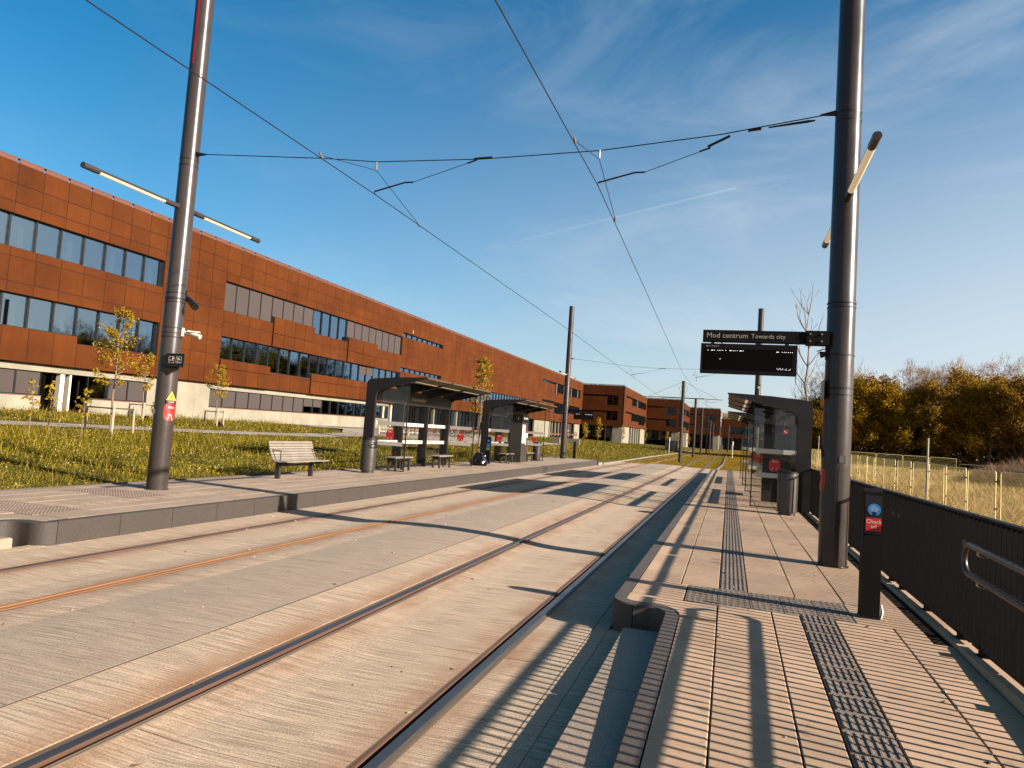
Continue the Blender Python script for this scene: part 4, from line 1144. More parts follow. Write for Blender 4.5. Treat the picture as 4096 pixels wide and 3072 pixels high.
# centre poles with cross arms down the grassed track
def centre_pole():
    c_ = thing('centre_pole', 'slim dark centre pole with cross arms between the grassed tracks', 'mast', (0, 0, 0), 0, 'centre poles between the grassed tracks')
    MB().lathe([(0.17, 0), (0.17, 0.02), (0.155, 0.03), (0.150, 7.5), (0.14, 7.52)], 20).build('shaft', M_['pole_paint'], c_, smooth=R_(25))
    for sg_ in (-1, 1):
        zt_ = 5.95
        MB().tube([(sg_*0.14, 0, zt_), (sg_*1.9, 0, zt_), (sg_*1.92, 0, zt_), (sg_*3.5, 0, zt_-0.02)], [0.045, 0.045, 0.026, 0.026], 8).build('cross_arm', M_['wire'], c_)
        MB().tube([(sg_*0.15, 0, 7.40), (sg_*3.1, 0, zt_+0.03)], 0.012, 5).build('stay', M_['wire'], c_)
        MB().tube([(sg_*0.16, 0, 6.05), (sg_*0.30, 0, 6.2), (sg_*0.22, 0, 6.5), (sg_*0.34, 0, 6.7), (sg_*0.40, 0, 6.9), (sg_*0.25, 0, 7.1), (sg_*0.15, 0, 6.95)], 0.014, 5).build('cable', M_['wire'], c_)
        wx = -1.7 if sg_ < 0 else 2.05
        MB().tube([(wx, 0, 5.7), (wx+sg_*0.12, 0, zt_), (wx+sg_*0.3, 0, zt_-0.1), (wx, 0, 5.72), (wx-sg_*0.0, 0, 5.68), (wx+0.6, 0, 5.65), (wx+1.0 if sg_ > 0 else wx+0.9, 0, 5.74)], 0.012, 5).build('steady_arm', M_['wire'], c_)
    return c_
cp0 = centre_pole(); cp0.location = (-4.27, 67.0, 0)
for (x, y, z) in [(-4.34, 93.7, 0.0), (-4.35, 117.8, 0.01), (-4.27, 145.4, 0.04), (-4.37, 171.2, 0.1), (-4.2, 195.4, 0.2), (-2.7, 226, 0.1), (-0.3, 205, 0.1)]:
    c_ = copy_tree(cp0); c_.location = (x, y, z-0.02 if z else 0)
    c_.location.z = 0.0

# ---------------------------------------------------------------- tram shelters
def sticker_flat(par, x, z, y, s=0.27):
    mb = MB(); n = 28; p_ = 3.4
    pts = []
    for k in range(n):
        a = 2*math.pi*k/n; q = (abs(math.cos(a))**p_ + abs(math.sin(a))**p_)**(-1/p_)
        pts.append((x+math.cos(a)*q*s*0.46, z+math.sin(a)*q*s*0.53))
    st_ = mb.prism(pts, y-0.002, y, 'y').build('ticket_sticker', M_['red_print'], par)
    put('lettering', text_mesh('Billet', s*0.24, M_['white_print'], align='CENTER'), st_, (x, y-0.003, z+s*0.32), rot=FACE_CAM)
    for sg_ in (-1, 1):
        MB().add([(x+sg_*0.03, y-0.0035, z-s*0.2), (x+sg_*0.042, y-0.0035, z-s*0.2), (x+sg_*0.095, y-0.0035, z-s*0.46), (x+sg_*0.075, y-0.0035, z-s*0.46)], [(0, 1, 2, 3)]).build('track_icon', M_['white_print'], st_)
def shelter(bx, by, s, Ln, label, far_stick=True):
    sh = thing('tram_shelter', label, 'shelter', (bx, by, 0.30))
    X = lambda u: s*u
    prof = [(0, 0), (0, 2.66)]
    for k in range(1, 6): a = R_(180-18*k); prof.append((0.18+0.18*math.cos(a), 2.66+0.17*math.sin(a)))
    prof += [(1.0, 2.90), (2.09, 2.94), (2.09, 2.91), (1.40, 2.72), (0.66, 2.55)]
    for k in range(1, 6): a = R_(90+18*k); prof.append((0.60+0.26*math.cos(a), 2.28+0.26*math.sin(a)))
    prof += [(0.34, 0)]
    poly = [(X(u), z) for u, z in prof]
    if s < 0: poly = poly[::-1]
    fm = MB().prism(poly, -0.05, 0.05, 'y').mesh('portal_frame', M_['dark_paint'])
    nf = 3; dy = Ln/nf
    for k in range(nf+1): put('portal_frame', fm, sh, (0, k*dy, 0))
    # roof sheets between frames, underside ribbed; front canopy strip
    def top(u): return 2.83+0.07*min(1, u/1.0) if u < 1 else 2.90+0.04*(u-1)/1.09
    for k in range(nf):
        a, e = k*dy+0.055, (k+1)*dy-0.055
        mb = MB(); n = 28
        for i in range(n):
            u0, u1 = 0.36+i*(1.50-0.36)/n, 0.36+(i+0.55)*(1.50-0.36)/n
            mb.box(min(X(u0), X(u1)), max(X(u0), X(u1)), a, e, top(u0)-0.05, top(u0)-0.025)
        x0, x1 = sorted((X(0.20), X(2.06)))
        mb.add([(X(0.20), a, 2.83), (X(2.06), a, 2.935), (X(2.06), e, 2.935), (X(0.20), e, 2.83), (X(0.20), a, 2.855), (X(2.06), a, 2.945), (X(2.06), e, 2.945), (X(0.20), e, 2.855)], [(0, 3, 2, 1), (4, 5, 6, 7), (0, 1, 5, 4), (1, 2, 6, 5), (2, 3, 7, 6), (3, 0, 4, 7)])
        mb.build('roof_sheet', M_['corrugated'], sh)
        MB().add([(X(1.46), a, 2.775), (X(2.07), a, 2.905), (X(2.07), e, 2.905), (X(1.46), e, 2.775), (X(1.46), a, 2.79), (X(2.07), a, 2.925), (X(2.07), e, 2.925), (X(1.46), e, 2.79)], [(0, 3, 2, 1), (4, 5, 6, 7), (0, 1, 5, 4), (1, 2, 6, 5), (2, 3, 7, 6), (3, 0, 4, 7)]).build('canopy_strip', M_['canopy_bounce_tan'], sh)
        z0, z1 = 2.790, 2.806
        MB().add([(X(1.56), a+0.1, z0), (X(1.63), a+0.1, z1), (X(1.63), e-0.1, z1), (X(1.56), e-0.1, z0)], [(0, 3, 2, 1)]).build('light_strip', M_['lamp_glass'], sh)
        # back wall glass, two bands
        xb = X(0.20)
        pn = MB().box(xb-0.005, xb+0.005, a, e, 0.10, 2.55).build('glass_pane', M_['shelter_glass'], sh)
        for z in (0.82, 1.42): MB().box(xb-0.007, xb+0.007, a+0.02, e-0.02, z, z+0.115).build('white_band', M_['band_white'], pn)
        MB().box(min(X(0.17), X(0.23)), max(X(0.17), X(0.23)), a, e, 0.04, 0.10).box(min(X(0.17), X(0.23)), max(X(0.17), X(0.23)), a, e, 2.55, 2.62).build('glazing_bar', M_['dark_paint'], sh)
    # header band along the back
    x0, x1 = sorted((X(0.30), X(0.40)))
    hd = MB().box(x0, x1, 0.06, Ln-0.06, 2.20, 2.48).build('header_panel', M_['black_paint'], sh)
    x0, x1 = sorted((X(0.30), X(0.36)))
    MB().box(x0, x1, 0.06, Ln-0.06, 2.482, 2.60).build('header_glass', M_['bin_metal'], sh)
    MB().box(x0, x1, 0.06, Ln-0.06, 2.165, 2.198).build('header_trim', M_['bin_metal'], sh)
    put('lettering', text_mesh('SDU Syd / Hospital Nord', 0.17, M_['white_print'], sx=0.70), hd, (X(0.402), 2.53 if s > 0 else 3.9, 2.345), rot=FACE_PX if s > 0 else FACE_MX)
    # glazed ends
    for ye, nm in ((0.16, 0), (Ln-0.05+0.12, 1)):
        x0, x1 = sorted((X(0.36), X(1.39)))
        pn = MB().box(x0, x1, ye-0.005, ye+0.005, 0.06, 2.50).build('glass_pane', M_['shelter_glass'], sh)
        pg_ = [(X(0.62), 2.505), (X(1.39), 2.505), (X(1.39), 2.71), (X(0.66), 2.54)]
        MB().prism(pg_ if s > 0 else pg_[::-1], ye-0.005, ye+0.005, 'y').build('glass_pane', M_['shelter_glass'], sh)
        xa, xb2 = sorted((X(1.39), X(1.42)))
        MB().box(xa, xb2, ye-0.02, ye+0.02, 0.03, 2.72).build('edge_profile', M_['dark_paint'], sh)
        MB().box(x0, x1, ye-0.015, ye+0.015, 0.03, 0.058).build('edge_profile', M_['dark_paint'], sh)
        for z in (0.80, 1.42):
            xa, xb2 = sorted((X(0.37), X(1.33)))
            MB().box(xa, xb2, ye-0.007, ye+0.007, z, z+0.12).build('white_band', M_['band_white'], pn)
        for u in (0.75, 1.15):
            MB().box(X(u)-0.03, X(u)+0.03, ye-0.02, ye+0.02, 2.53+0.18*(u-0.66)/0.73-0.0, 2.60+0.18*(u-0.66)/0.73).build('glass_clip', M_['galv'], sh)
        sticker_flat(sh, X(0.85), 1.13, ye-0.008, 0.30)
    return sh
shL = shelter(-11.30, 20.52, 1, 6.35, 'tram shelter behind the cylindrical bin nearest the park bench, two benches inside')
shL.scale = (1, 1, 1.04); shL.location.x += 0.06
shL2 = shelter(-11.20, 31.75, 1, 6.35, 'tram shelter with the grey ticket cabinet and white map poster')
shL2.scale = (1, 1, 1.04)
shR = shelter(1.99, 19.45, -1, 6.5, 'tram shelter in front of the bare sapling by the railing, litter bin before it')
shR2 = shelter(1.97, 29.9, -1, 6.5, 'tram shelter at the far end of the railed platform')
# info cabinet inside the railed shelter
ic = thing('info_board', 'dark information board with i symbol and red phone symbol in shelter', 'board', (1.45, 22.2, 0.30))
bd = MB().cbox(-0.5, 0.28, -0.06, 0.06, 0.0, 2.25, 0.01).build('board', M_['black_paint'], ic)
put('lettering', text_mesh('i', 0.17, M_['white_print'], align='CENTER'), bd, (-0.25, -0.062, 2.08), rot=FACE_CAM)
ph = MB().box(0.0, 0.17, -0.065, -0.0605, 2.0, 2.16).build('phone_symbol', M_['red_print'], ic)
MB().tube([(0.06, -0.067, 2.12), (0.06, -0.067, 2.08), (0.09, -0.067, 2.05), (0.12, -0.067, 2.04)], 0.010, 6).build('handset_icon', M_['white_print'], ph)
# shelter benches
def shelter_bench(x, y, s, label, group=None):
    bn = thing('shelter_bench', label, 'bench', (x, y, 0.30), 0, group)
    for k in range(4):
        MB().cbox(-0.19+k*0.098, -0.19+k*0.098+0.09, -0.68, 0.68, 0.425, 0.46, 0.006).build('seat_slat', M_['wood_grey'], bn)
    MB().prism([(-0.17, 0.424), (0.17, 0.424), (0.10, 0.35), (-0.10, 0.35)], -0.62, 0.62, 'y').build('seat_support', M_['dark_paint'], bn)
    for yy in (-0.5, 0.5):
        for xx in (-0.13, 0.13): MB().box(xx-0.03, xx+0.03, yy-0.04, yy+0.04, 0, 0.35).build('leg', M_['bin_metal'], bn)
        MB().box(-0.10, 0.10, yy-0.04, yy+0.04, 0.30, 0.349).build('cross_piece', M_['bin_metal'], bn)
    MB().tube([(0.02, -0.35, 0.46), (0.02, -0.35, 0.66)], 0.012, 6).build('arm_post', M_['dark_paint'], bn)
    return bn
shelter_bench(-10.42, 21.55, 1, 'slatted bench in the shelter, the one beside the cylindrical bin')
shelter_bench(-10.42, 25.2, 1, 'slatted bench in the shelter, the one beside the black refuse sack')
shelter_bench(-10.35, 33.2, 1, 'slatted bench beside the grey ticket cabinet in the shelter')
shelter_bench(-10.35, 37.0, 1, 'slatted bench between the ticket cabinet and the far litter bin')
shelter_bench(1.25, 24.6, -1, 'slatted bench behind the dark information board in the railed shelter')
# ticket / timetable cabinet
cb = thing('ticket_cabinet', 'tall grey ticket cabinet with white map poster and red white box', 'cabinet', (-10.35, 35.1, 0.30))
MB().cbox(-0.32, 0.32, -0.55, 0.55, 0.03, 2.05, 0.02).build('cabinet_body', M_['bin_metal'], cb)
MB().box(-0.34, 0.34, -0.57, 0.57, 2.052, 2.42).build('header_panel', M_['black_paint'], cb)
put('lettering', text_mesh('SDU Syd / Hospital Nord', 0.15, M_['white_print'], sx=0.5), cb, (0.342, -0.42, 2.24), rot=FACE_PX)
put('lettering', text_mesh('i', 0.17, M_['white_print'], align='CENTER'), cb, (0.1, -0.573, 2.22), rot=FACE_CAM)
MB().box(0.321, 0.326, -0.50, 0.04, 0.98, 1.92).build('map_poster', M_['poster'], cb)
MB().box(0.321, 0.33, 0.10, 0.52, 1.26, 1.62).build('notice', M_['white_plastic'], cb)
MB().box(0.331, 0.335, 0.10, 0.52, 1.50, 1.62).build('red_strip', M_['red_print'], cb)
MB().box(0.321, 0.326, 0.14, 0.28, 0.90, 1.22).build('notice', M_['white_plastic'], cb)
MB().box(0.3205, 0.3225, 0.055, 0.065, 0.05, 2.03).build('door_seam', M_['black_paint'], cb)
# litter bins
def litter_bin(x, y, rz, label):
    lb = thing('litter_bin', label, 'litter bin', (x, y, 0.30), rz)
    MB().lathe([(0.19, 0), (0.19, 0.07)], 24).build('plinth', M_['bin_metal'], lb, smooth=R_(30))
    MB().lathe([(0.225, 0.075), (0.228, 0.08), (0.235, 0.98), (0.232, 1.0)], 36).build('drum', M_['bin_metal'], lb, smooth=R_(30))
    mb = MB(); n = 32
    ring = [(0.250*math.cos(2*math.pi*k/n), 0.250*math.sin(2*math.pi*k/n)) for k in range(n)]
    mb.v = [(x_, y_, 1.0) for x_, y_ in ring] + [(x_, y_, 1.045+0.12*x_) for x_, y_ in ring]
    mb.f = [tuple(range(n))[::-1], tuple(range(n, 2*n))] + [(k, (k+1) % n, n+(k+1) % n, n+k) for k in range(n)]; mb.m = [0]*len(mb.f)
    mb.build('lid', M_['dark_paint'], lb, smooth=R_(30))
    patch(0.2375, 0, 0.85, 0.78, 0.10, p=3.2).build('opening', M_['black_paint'], lb)
    for a in (R_(95), R_(-95)):
        MB().box(-0.004, 0.004, -0.004, 0.004, 0.08, 0.99).build('door_seam', M_['black_paint'], lb, (0.231*math.cos(a), 0.231*math.sin(a), 0))
litter_bin(-10.46, 19.5, R_(-24), 'cylindrical grey litter bin at the glazed end of the unrailed platform shelter')
litter_bin(-10.28, 38.6, R_(-20), 'cylindrical litter bin just past the ticket cabinet and its bench')
litter_bin(1.38, 18.35, R_(180), 'dark litter bin with slanted lid before the shelter by the railing')
# check out posts
def reader(x, y, label, full, rz=0):
    rp = thing('card_reader', label, 'card reader', (x, y, 0.30), rz)
    MB().cbox(-0.088, 0.088, -0.09, 0.09, 0.0, 0.012, 0.003).build('base_plate', M_['dark_paint'], rp)
    body = MB().prism([(-0.085, 0.012), (0.085, 0.012), (0.085, 1.17), (0.03, 1.235), (-0.085, 1.205)], -0.082, 0.082, 'x').build('post', M_['matte_black'], rp)
    MB().box(-0.075, 0.075, -0.0885, -0.0855, 0.80, 1.17).build('front_panel', M_['black_paint'], rp)
    MB().box(-0.06, 0.06, -0.0, 0.002, -0.0, 0.045).build('card_slot', M_['steel'], rp, (0, -0.0875, 1.115))
    if full:
        sc_ = MB().prism([(0.058*math.cos(2*math.pi*k/28), 0.058*math.sin(2*math.pi*k/28)) for k in range(28)], -0.0915, -0.0886, 'y').build('screen', M_['blue_screen'], rp, (0.005, 0, 1.035))
        MB().tube([(0, -0.0885, 0.0), (0, -0.0905, 0.0)], 0.07, 28).build('screen_ring', M_['bag_plastic'], sc_, (0, 0.0022, 0))
        for i, tx in enumerate(('Psst...', 'Rejsekort', 'findes også', 'som app')):
            put('lettering', text_mesh(tx, 0.017, M_['white_print'], 0.0003, 'CENTER'), sc_, (0, -0.0922, 0.036-i*0.015), rot=FACE_CAM)
        MB().box(-0.018, 0.018, -0.0925, -0.0917, -0.056, -0.022).build('phone_icon', M_['black_paint'], sc_)
        rp_ = MB().box(-0.065, 0.070, -0.0915, -0.0886, 0.83, 0.955).build('check_out_label', M_['red_print'], rp)
        for i, tx in enumerate(('Check', 'ud')):
            put('lettering', text_mesh(tx, 0.052, M_['white_print'], 0.0003, 'CENTER'), rp_, (0.003, -0.092, 0.920-i*0.045), rot=FACE_CAM)
    else:
        MB().prism([(0.05*math.cos(2*math.pi*k/20), 0.05*math.sin(2*math.pi*k/20)) for k in range(20)], -0.0915, -0.0886, 'y').build('screen', M_['blue_screen'], rp, (0, 0, 1.04))
        MB().box(-0.07, 0.07, -0.0915, -0.0886, 0.74, 0.92).build('check_in_label', M_['blue_print'], rp)
        MB().box(-0.07, 0.07, -0.0905, -0.0876, 0.62, 0.73).build('green_label', M_['green_print'], rp)
reader(1.355, 7.72, 'black card reader post with red Check ud label', True)
reader(-10.50, 30.9, 'card reader post with blue and green labels by the refuse sack', False)
tag(MB().tube([(1.455, 7.68, 0.305), (1.468, 7.69, 0.36), (1.46, 7.70, 0.43)], [0.012, 0.015, 0.008], 6).build('torn_label', M_['white_plastic']), 'torn scrap of pale label at the foot of the card reader', 'scrap')
# park bench facing the tracks
pb = thing('park_bench', 'weathered slatted park bench with backrest on grey metal legs', 'bench', (-10.65, 15.9, 0.30))
prof = []
for k in range(5): prof.append((0.42-k*0.075, 0.46-0.004*k*k*0.6, 0.0))
curve = [(0.45, 0.455), (0.37, 0.452), (0.29, 0.445), (0.21, 0.44), (0.13, 0.445), (0.06, 0.475), (0.015, 0.53), (-0.015, 0.595), (-0.04, 0.66), (-0.062, 0.725), (-0.083, 0.79), (-0.103, 0.855), (-0.122, 0.92)]
for i in range(len(curve)-1):
    (u0, z0), (u1, z1) = curve[i], curve[i+1]
    l = math.hypot(u1-u0, z1-z0); tu, tz = (u1-u0)/l, (z1-z0)/l; nu, nz_ = tz, -tu
    if nz_ < 0 and nu < 0: nu, nz_ = -nu, -nz_
    g = 0.006; th = 0.03
    q = [(u0+tu*g, z0+tz*g), (u1-tu*g, z1-tz*g), (u1-tu*g-nu*th, z1-tz*g-abs(nz_)*th), (u0+tu*g-nu*th, z0+tz*g-abs(nz_)*th)]
    MB().prism(q, -0.95, 0.95, 'y').build('seat_slat' if i < 6 else 'back_slat', M_['wood_grey'], pb)
for yy in (-0.72, 0.72):
    MB().prism([(0.40, 0.42), (0.05, 0.40), (-0.04, 0.50), (-0.16, 0.90), (-0.185, 0.90), (-0.08, 0.46), (0.02, 0.34), (0.34, 0.36)], yy-0.02, yy+0.02, 'y').build('side_plate', M_['dark_paint'], pb)
    MB().box(0.0, 0.12, yy-0.035, yy+0.035, 0, 0.36).build('leg', M_['bin_metal'], pb)
    MB().tube([(-0.10, yy*1.2, 0.70), (0.20, yy*1.2, 0.70), (0.20, yy*1.2, 0.46)], 0.016, 6).build('armrest', M_['bin_metal'], pb)
MB().box(0.03, 0.09, -0.70, 0.70, 0.30, 0.36).build('stretcher', M_['bin_metal'], pb)
# refuse sack
mb = MB(); nn, mm = 28, 14; r2 = random.Random(5)
ph_ = [r2.uniform(0, 6.28) for _ in range(14)]
for j in range(mm+1):
    v_ = j/mm
    for i in range(nn):
        a = 2*math.pi*i/nn
        rr = (0.34*(1-0.55*v_**1.6))*(0.82+0.18*math.sin(min(1, v_*4)*math.pi/2))
        rr *= 1+0.10*math.sin(3*a+ph_[0]+2*v_)+0.07*math.sin(7*a+ph_[1]-5*v_)+0.05*math.sin(11*a+ph_[2]+9*v_)+r2.uniform(-0.035, 0.035)
        if v_ > 0.86: rr *= 0.55
        z = 0.52*v_ + 0.02*math.sin(5*a+ph_[3])*v_ + (0.06*r2.random() if v_ > 0.9 else 0)
        mb.v.append((rr*math.cos(a)*1.15, rr*math.sin(a)*0.95, z))
for j in range(mm):
    for i in range(nn): mb.f.append((j*nn+i, j*nn+(i+1) % nn, (j+1)*nn+(i+1) % nn, (j+1)*nn+i)); mb.m.append(0)
mb.f.append(tuple(range(mm*nn, mm*nn+nn))); mb.m.append(0); mb.f.append(tuple(range(nn))[::-1]); mb.m.append(0)
tag(mb.build('refuse_sack', M_['bag_plastic'], None, (-10.15, 28.75, 0.30)), 'crumpled black plastic refuse sack on the platform between the shelters', 'sack')
# warning board post with red and white bands behind the shelter
wb = thing('banded_pole', 'red white and black banded marker pole behind the shelter glass', 'pole', (-15.0, 30.6, zg(-15.0, 30.6)))
MB().tube([(0, 0, 0), (0, 0, 2.6)], 0.035, 10).build('shaft', M_['white_plastic'], wb)
for z, mt in ((0.55, 'red_print'), (1.1, 'black_paint'), (1.5, 'red_print')): MB().tube([(0, 0, z), (0, 0, z+0.25)], 0.037, 10).build('band', M_[mt], wb)
# bollard, signs, lamps beyond the shelters
bo = thing('bollard', 'square dark bollard at the end of the unrailed platform', 'bollard', (-10.23, 48.6, 0.0))
MB().cbox(-0.09, 0.09, -0.09, 0.09, 0, 1.42, 0.01).build('shaft', M_['dark_paint'], bo); MB().box(-0.06, 0.06, -0.092, -0.09, 1.1, 1.3).build('reader_face', M_['black_paint'], bo)
def street_lamp(x, y, h, label, grp=None):
    l_ = thing('street_lamp', label, 'street lamp', (x, y, zg(x, y)), 0, grp)
    MB().tube([(0, 0, -0.1), (0, 0, h)], [0.06, 0.045], 10).build('post', M_['dark_paint'], l_)
    MB().tube([(0, 0, h-0.05), (-0.42, 0, h-0.02)], [0.04, 0.05], 8).build('lamp_head', M_['dark_paint'], l_)
street_lamp(-22.7, 90.9, 4.1, 'taller thin black street lamp beside the low concrete wall')
street_lamp(-22.0, 94.5, 3.25, 'shorter thin black street lamp beside the give way sign')
for i, (x, y, h) in enumerate(((-22.6, 104, 3.0), (-20.5, 122, 3.6), (-14.5, 130, 3.6), (-9.2, 115, 3.6), (-9.3, 128, 3.4))): street_lamp(x, y, h, 'thin distant black path lamp standing in the grass before the steel blocks', 'distant path lamps')
gw = thing('give_way_sign', 'red bordered give way triangle sign on a thin post', 'sign', (-20.8, 94.0, zg(-20.8, 94)))
MB().tube([(0, 0, 0), (0, 0, 2.1)], 0.03, 8).build('post', M_['galv'], gw); MB().prism([(-0.3, 1.95), (0.0, 1.42), (0.3, 1.95)], -0.05, -0.035, 'y').build('red_face', M_['red_print'], gw); MB().prism([(-0.2, 1.89), (0.0, 1.54), (0.2, 1.89)], -0.056, -0.051, 'y').build('white_face', M_['white_print'], gw)
rs = thing('round_sign', 'round white sign with red edge on a post in the grass', 'sign', (-26.5, 125.8, zg(-26.5, 125)))
MB().tube([(0, 0, 0), (0, 0, 1.7)], 0.04, 8).build('post', M_['galv'], rs); MB().tube([(0, -0.05, 1.3), (0, -0.07, 1.3)], 0.36, 24).build('red_face', M_['red_print'], rs); MB().tube([(0, -0.072, 1.3), (0, -0.08, 1.3)], 0.28, 24).build('white_face', M_['white_print'], rs)
for nm, x0, x1, y in (('with the taller lamp before it', -22.4, -21.3, 91.3), ('under the give way sign', -20.9, -19.4, 95.0)):
    tag(MB().cbox(x0, x1, y, y+0.4, zg(x0, y)-0.1, zg(x0, y)+0.75, 0.02).build('low_wall', M_['grey_concrete']), 'low grey concrete wall in the grass '+nm, 'wall')
for nm, x, y, z0, z1 in (('beside the grassed track kerb before the second steel block', -9.05, 115.0, 0.05, 2.5), ('on the grass past the railed platform', 0.48, 109.2, 0.05, 2.45)):
    mk = thing('marker_post', 'thin white marker post '+nm, 'post', (x, y, z0))
    MB().tube([(0, 0, 0), (0, 0, z1-0.6)], 0.05, 8).build('post', M_['white_plastic'], mk); MB().tube([(0, 0, z1-0.6), (0, 0, z1)], 0.10, 8).build('head', M_['white_plastic'], mk)
rb = thing('equipment_box', 'grey equipment cabinet in the grass beside the grassed track', 'cabinet', (-10.6, 140, zg(-10.6, 140)))
MB().cbox(-1.2, 1.2, -0.4, 0.4, 0, 2.0, 0.02).build('cabinet_body', M_['bin_metal'], rb); MB().box(-0.02, 0.02, -0.405, -0.4, 0.1, 1.9).build('door_seam', M_['black_paint'], rb)

# ---------------------------------------------------------------- paths and plaza
def zpath(x, y): return zg(x, y)+0.03
mb = MB(); pth = [(-28.5, 2), (-27, 10), (-25.8, 19.5), (-24.9, 25), (-24.0, 30), (-23.6, 36), (-24.4, 42), (-26.0, 47)]
for x, y in pth: mb.v += [(x-1.0, y, zpath(x-1.0, y)), (x+1.0, y, zpath(x+1.0, y))]
mb.f = [(2*i, 2*i+1, 2*i+3, 2*i+2) for i in range(len(pth)-1)]; mb.m = [0]*len(mb.f)
tag(mb.build('path', M_['asphalt']), kind='structure')
mb = MB(); xs2 = [-34.9, -31, -27, -23, -19.5]; ys2 = [46, 50, 58, 66, 76, 88]
for y in ys2:
    for x in xs2: mb.v.append((x + (2.0 if (y < 47 and x < -30) else 0), y + (max(0, (-27-x))*0.9 if y < 47 else 0), zpath(x, y)))
for j in range(len(ys2)-1):
    for i in range(len(xs2)-1): mb.f.append((j*5+i, j*5+i+1, j*5+5+i+1, j*5+5+i)); mb.m.append(0)
tag(mb.build('plaza', M_['plaza_paving']), kind='structure')
mb = MB(); pth = [(-30, 118), (-24, 120), (-17, 128), (-11, 150), (-9.5, 170)]
for x, y in pth: mb.v += [(x-1.2, y+1, zpath(x, y)), (x+1.2, y-1, zpath(x, y))]
mb.f = [(2*i, 2*i+1, 2*i+3, 2*i+2) for i in range(len(pth)-1)]; mb.m = [0]*len(mb.f)
tag(mb.build('path', M_['asphalt']), kind='structure')

# ---------------------------------------------------------------- bicycles and racks
def bicycle():
    b_ = thing('bicycle', '', 'bicycle', (0, 0, 0), 0, 'bicycles parked at the white racks')
    def wheel(x):
        w_ = MB()
        n = 22; R0, r0 = 0.335, 0.017
        for k in range(n):
            a0, a1 = 2*math.pi*k/n, 2*math.pi*(k+1)/n
            w_.tube([(x+R0*math.cos(a0), 0, 0.352+R0*math.sin(a0)), (x+R0*math.cos(a1), 0, 0.352+R0*math.sin(a1))], r0, 5, cap=False)
        wo = w_.build('wheel', M_['rubber'], b_)
        sp = MB()
        for k in range(10):
            a = math.pi*2*k/10; sp.tube([(x, 0.01*(-1)**k, 0.352), (x+0.32*math.cos(a), 0, 0.352+0.32*math.sin(a))], 0.0025, 3, cap=False)
        sp.tube([(x, -0.04, 0.352), (x, 0.04, 0.352)], 0.02, 6); sp.build('spokes', M_['galv'], wo)
    wheel(-0.52); wheel(0.53)
    MB().tube([(-0.52, 0, 0.352), (-0.18, 0, 0.80), (0.36, 0, 0.84), (-0.08, 0, 0.30), (-0.18, 0, 0.80)], 0.018, 6).tube([(-0.52, 0, 0.352), (-0.08, 0, 0.30)], 0.014, 6).tube([(0.53, 0, 0.352), (0.36, 0, 0.84), (0.33, 0, 0.98)], 0.017, 6).build('frame', M_['bike_frame'], b_)
    MB().tube([(0.20, -0.28, 1.05), (0.33, -0.10, 1.03), (0.35, 0, 1.0), (0.33, 0.10, 1.03), (0.20, 0.28, 1.05)], 0.013, 6).build('handlebar', M_['galv'], b_)
    MB().tube([(-0.18, 0, 0.80), (-0.22, 0, 0.92)], 0.014, 6).prism([(-0.36, -0.08), (-0.36, 0.08), (-0.20, 0.05), (-0.07, 0.015), (-0.07, -0.015), (-0.20, -0.05)], 0.92, 0.97, 'z').build('saddle', M_['black_paint'], b_)
    MB().box(-0.85, -0.35, -0.07, 0.07, 0.74, 0.755).build('carrier', M_['black_paint'], b_)
    MB().tube([(-0.08, -0.10, 0.30), (-0.08, 0.10, 0.30)], 0.03, 8).tube([(-0.08, -0.1, 0.30), (-0.02, -0.12, 0.15)], 0.01, 5).build('crank', M_['galv'], b_)
    return b_
b0 = bicycle(); r3 = random.Random(12)
bl_names = {}
spots = [(-26.6, 54.6), (-26.4, 56.2), (-26.1, 57.4), (-26.4, 58.8), (-26.0, 60.3), (-25.9, 61.4), (-26.6, 62.3), (-25.8, 63.6), (-26.3, 64.4), (-26.0, 65.3), (-26.6, 66.2), (-26.0, 67.2), (-26.5, 68.3), (-26.0, 69.4), (-26.5, 70.6), (-26.2, 72.0), (-26.6, 73.4)]
for i, (x, y) in enumerate(spots):
    c_ = b0 if i == 0 else copy_tree(b0)
    c_.location = (x, y, zpath(x, y)+0.0); c_.rotation_euler = (r3.uniform(-0.08, 0.08), 0, R_(r3.uniform(-35, 25)) + (math.pi if r3.random() < 0.4 else 0))
    c_['label'] = 'dark parked bicycle at the white racks on the plaza before the steel building'
for i in range(3):
    y = 50.6+i*2.7; x = -27.0
    rk = thing('bike_rack', 'white tubular bicycle rack on the paved plaza', 'bike rack', (x, y, zpath(x, y)), 0, 'white bicycle racks')
    MB().tube([(0.6, 0, 0), (0.6, 0, 0.62)], 0.05, 8).build('post', M_['white_paint'], rk)
    for k in range(5):
        pts = [(0.5, 0.25+k*0.5+0.16*math.cos(R_(a)), 0.34+0.16*math.sin(R_(a))) for a in range(0, 361, 40)]
        MB().tube(pts, 0.018, 5).build('hoop', M_['white_paint'], rk)
    MB().tube([(0.5, 0.0, 0.18), (0.5, 2.6, 0.18)], 0.022, 6).build('bar', M_['white_paint'], rk)

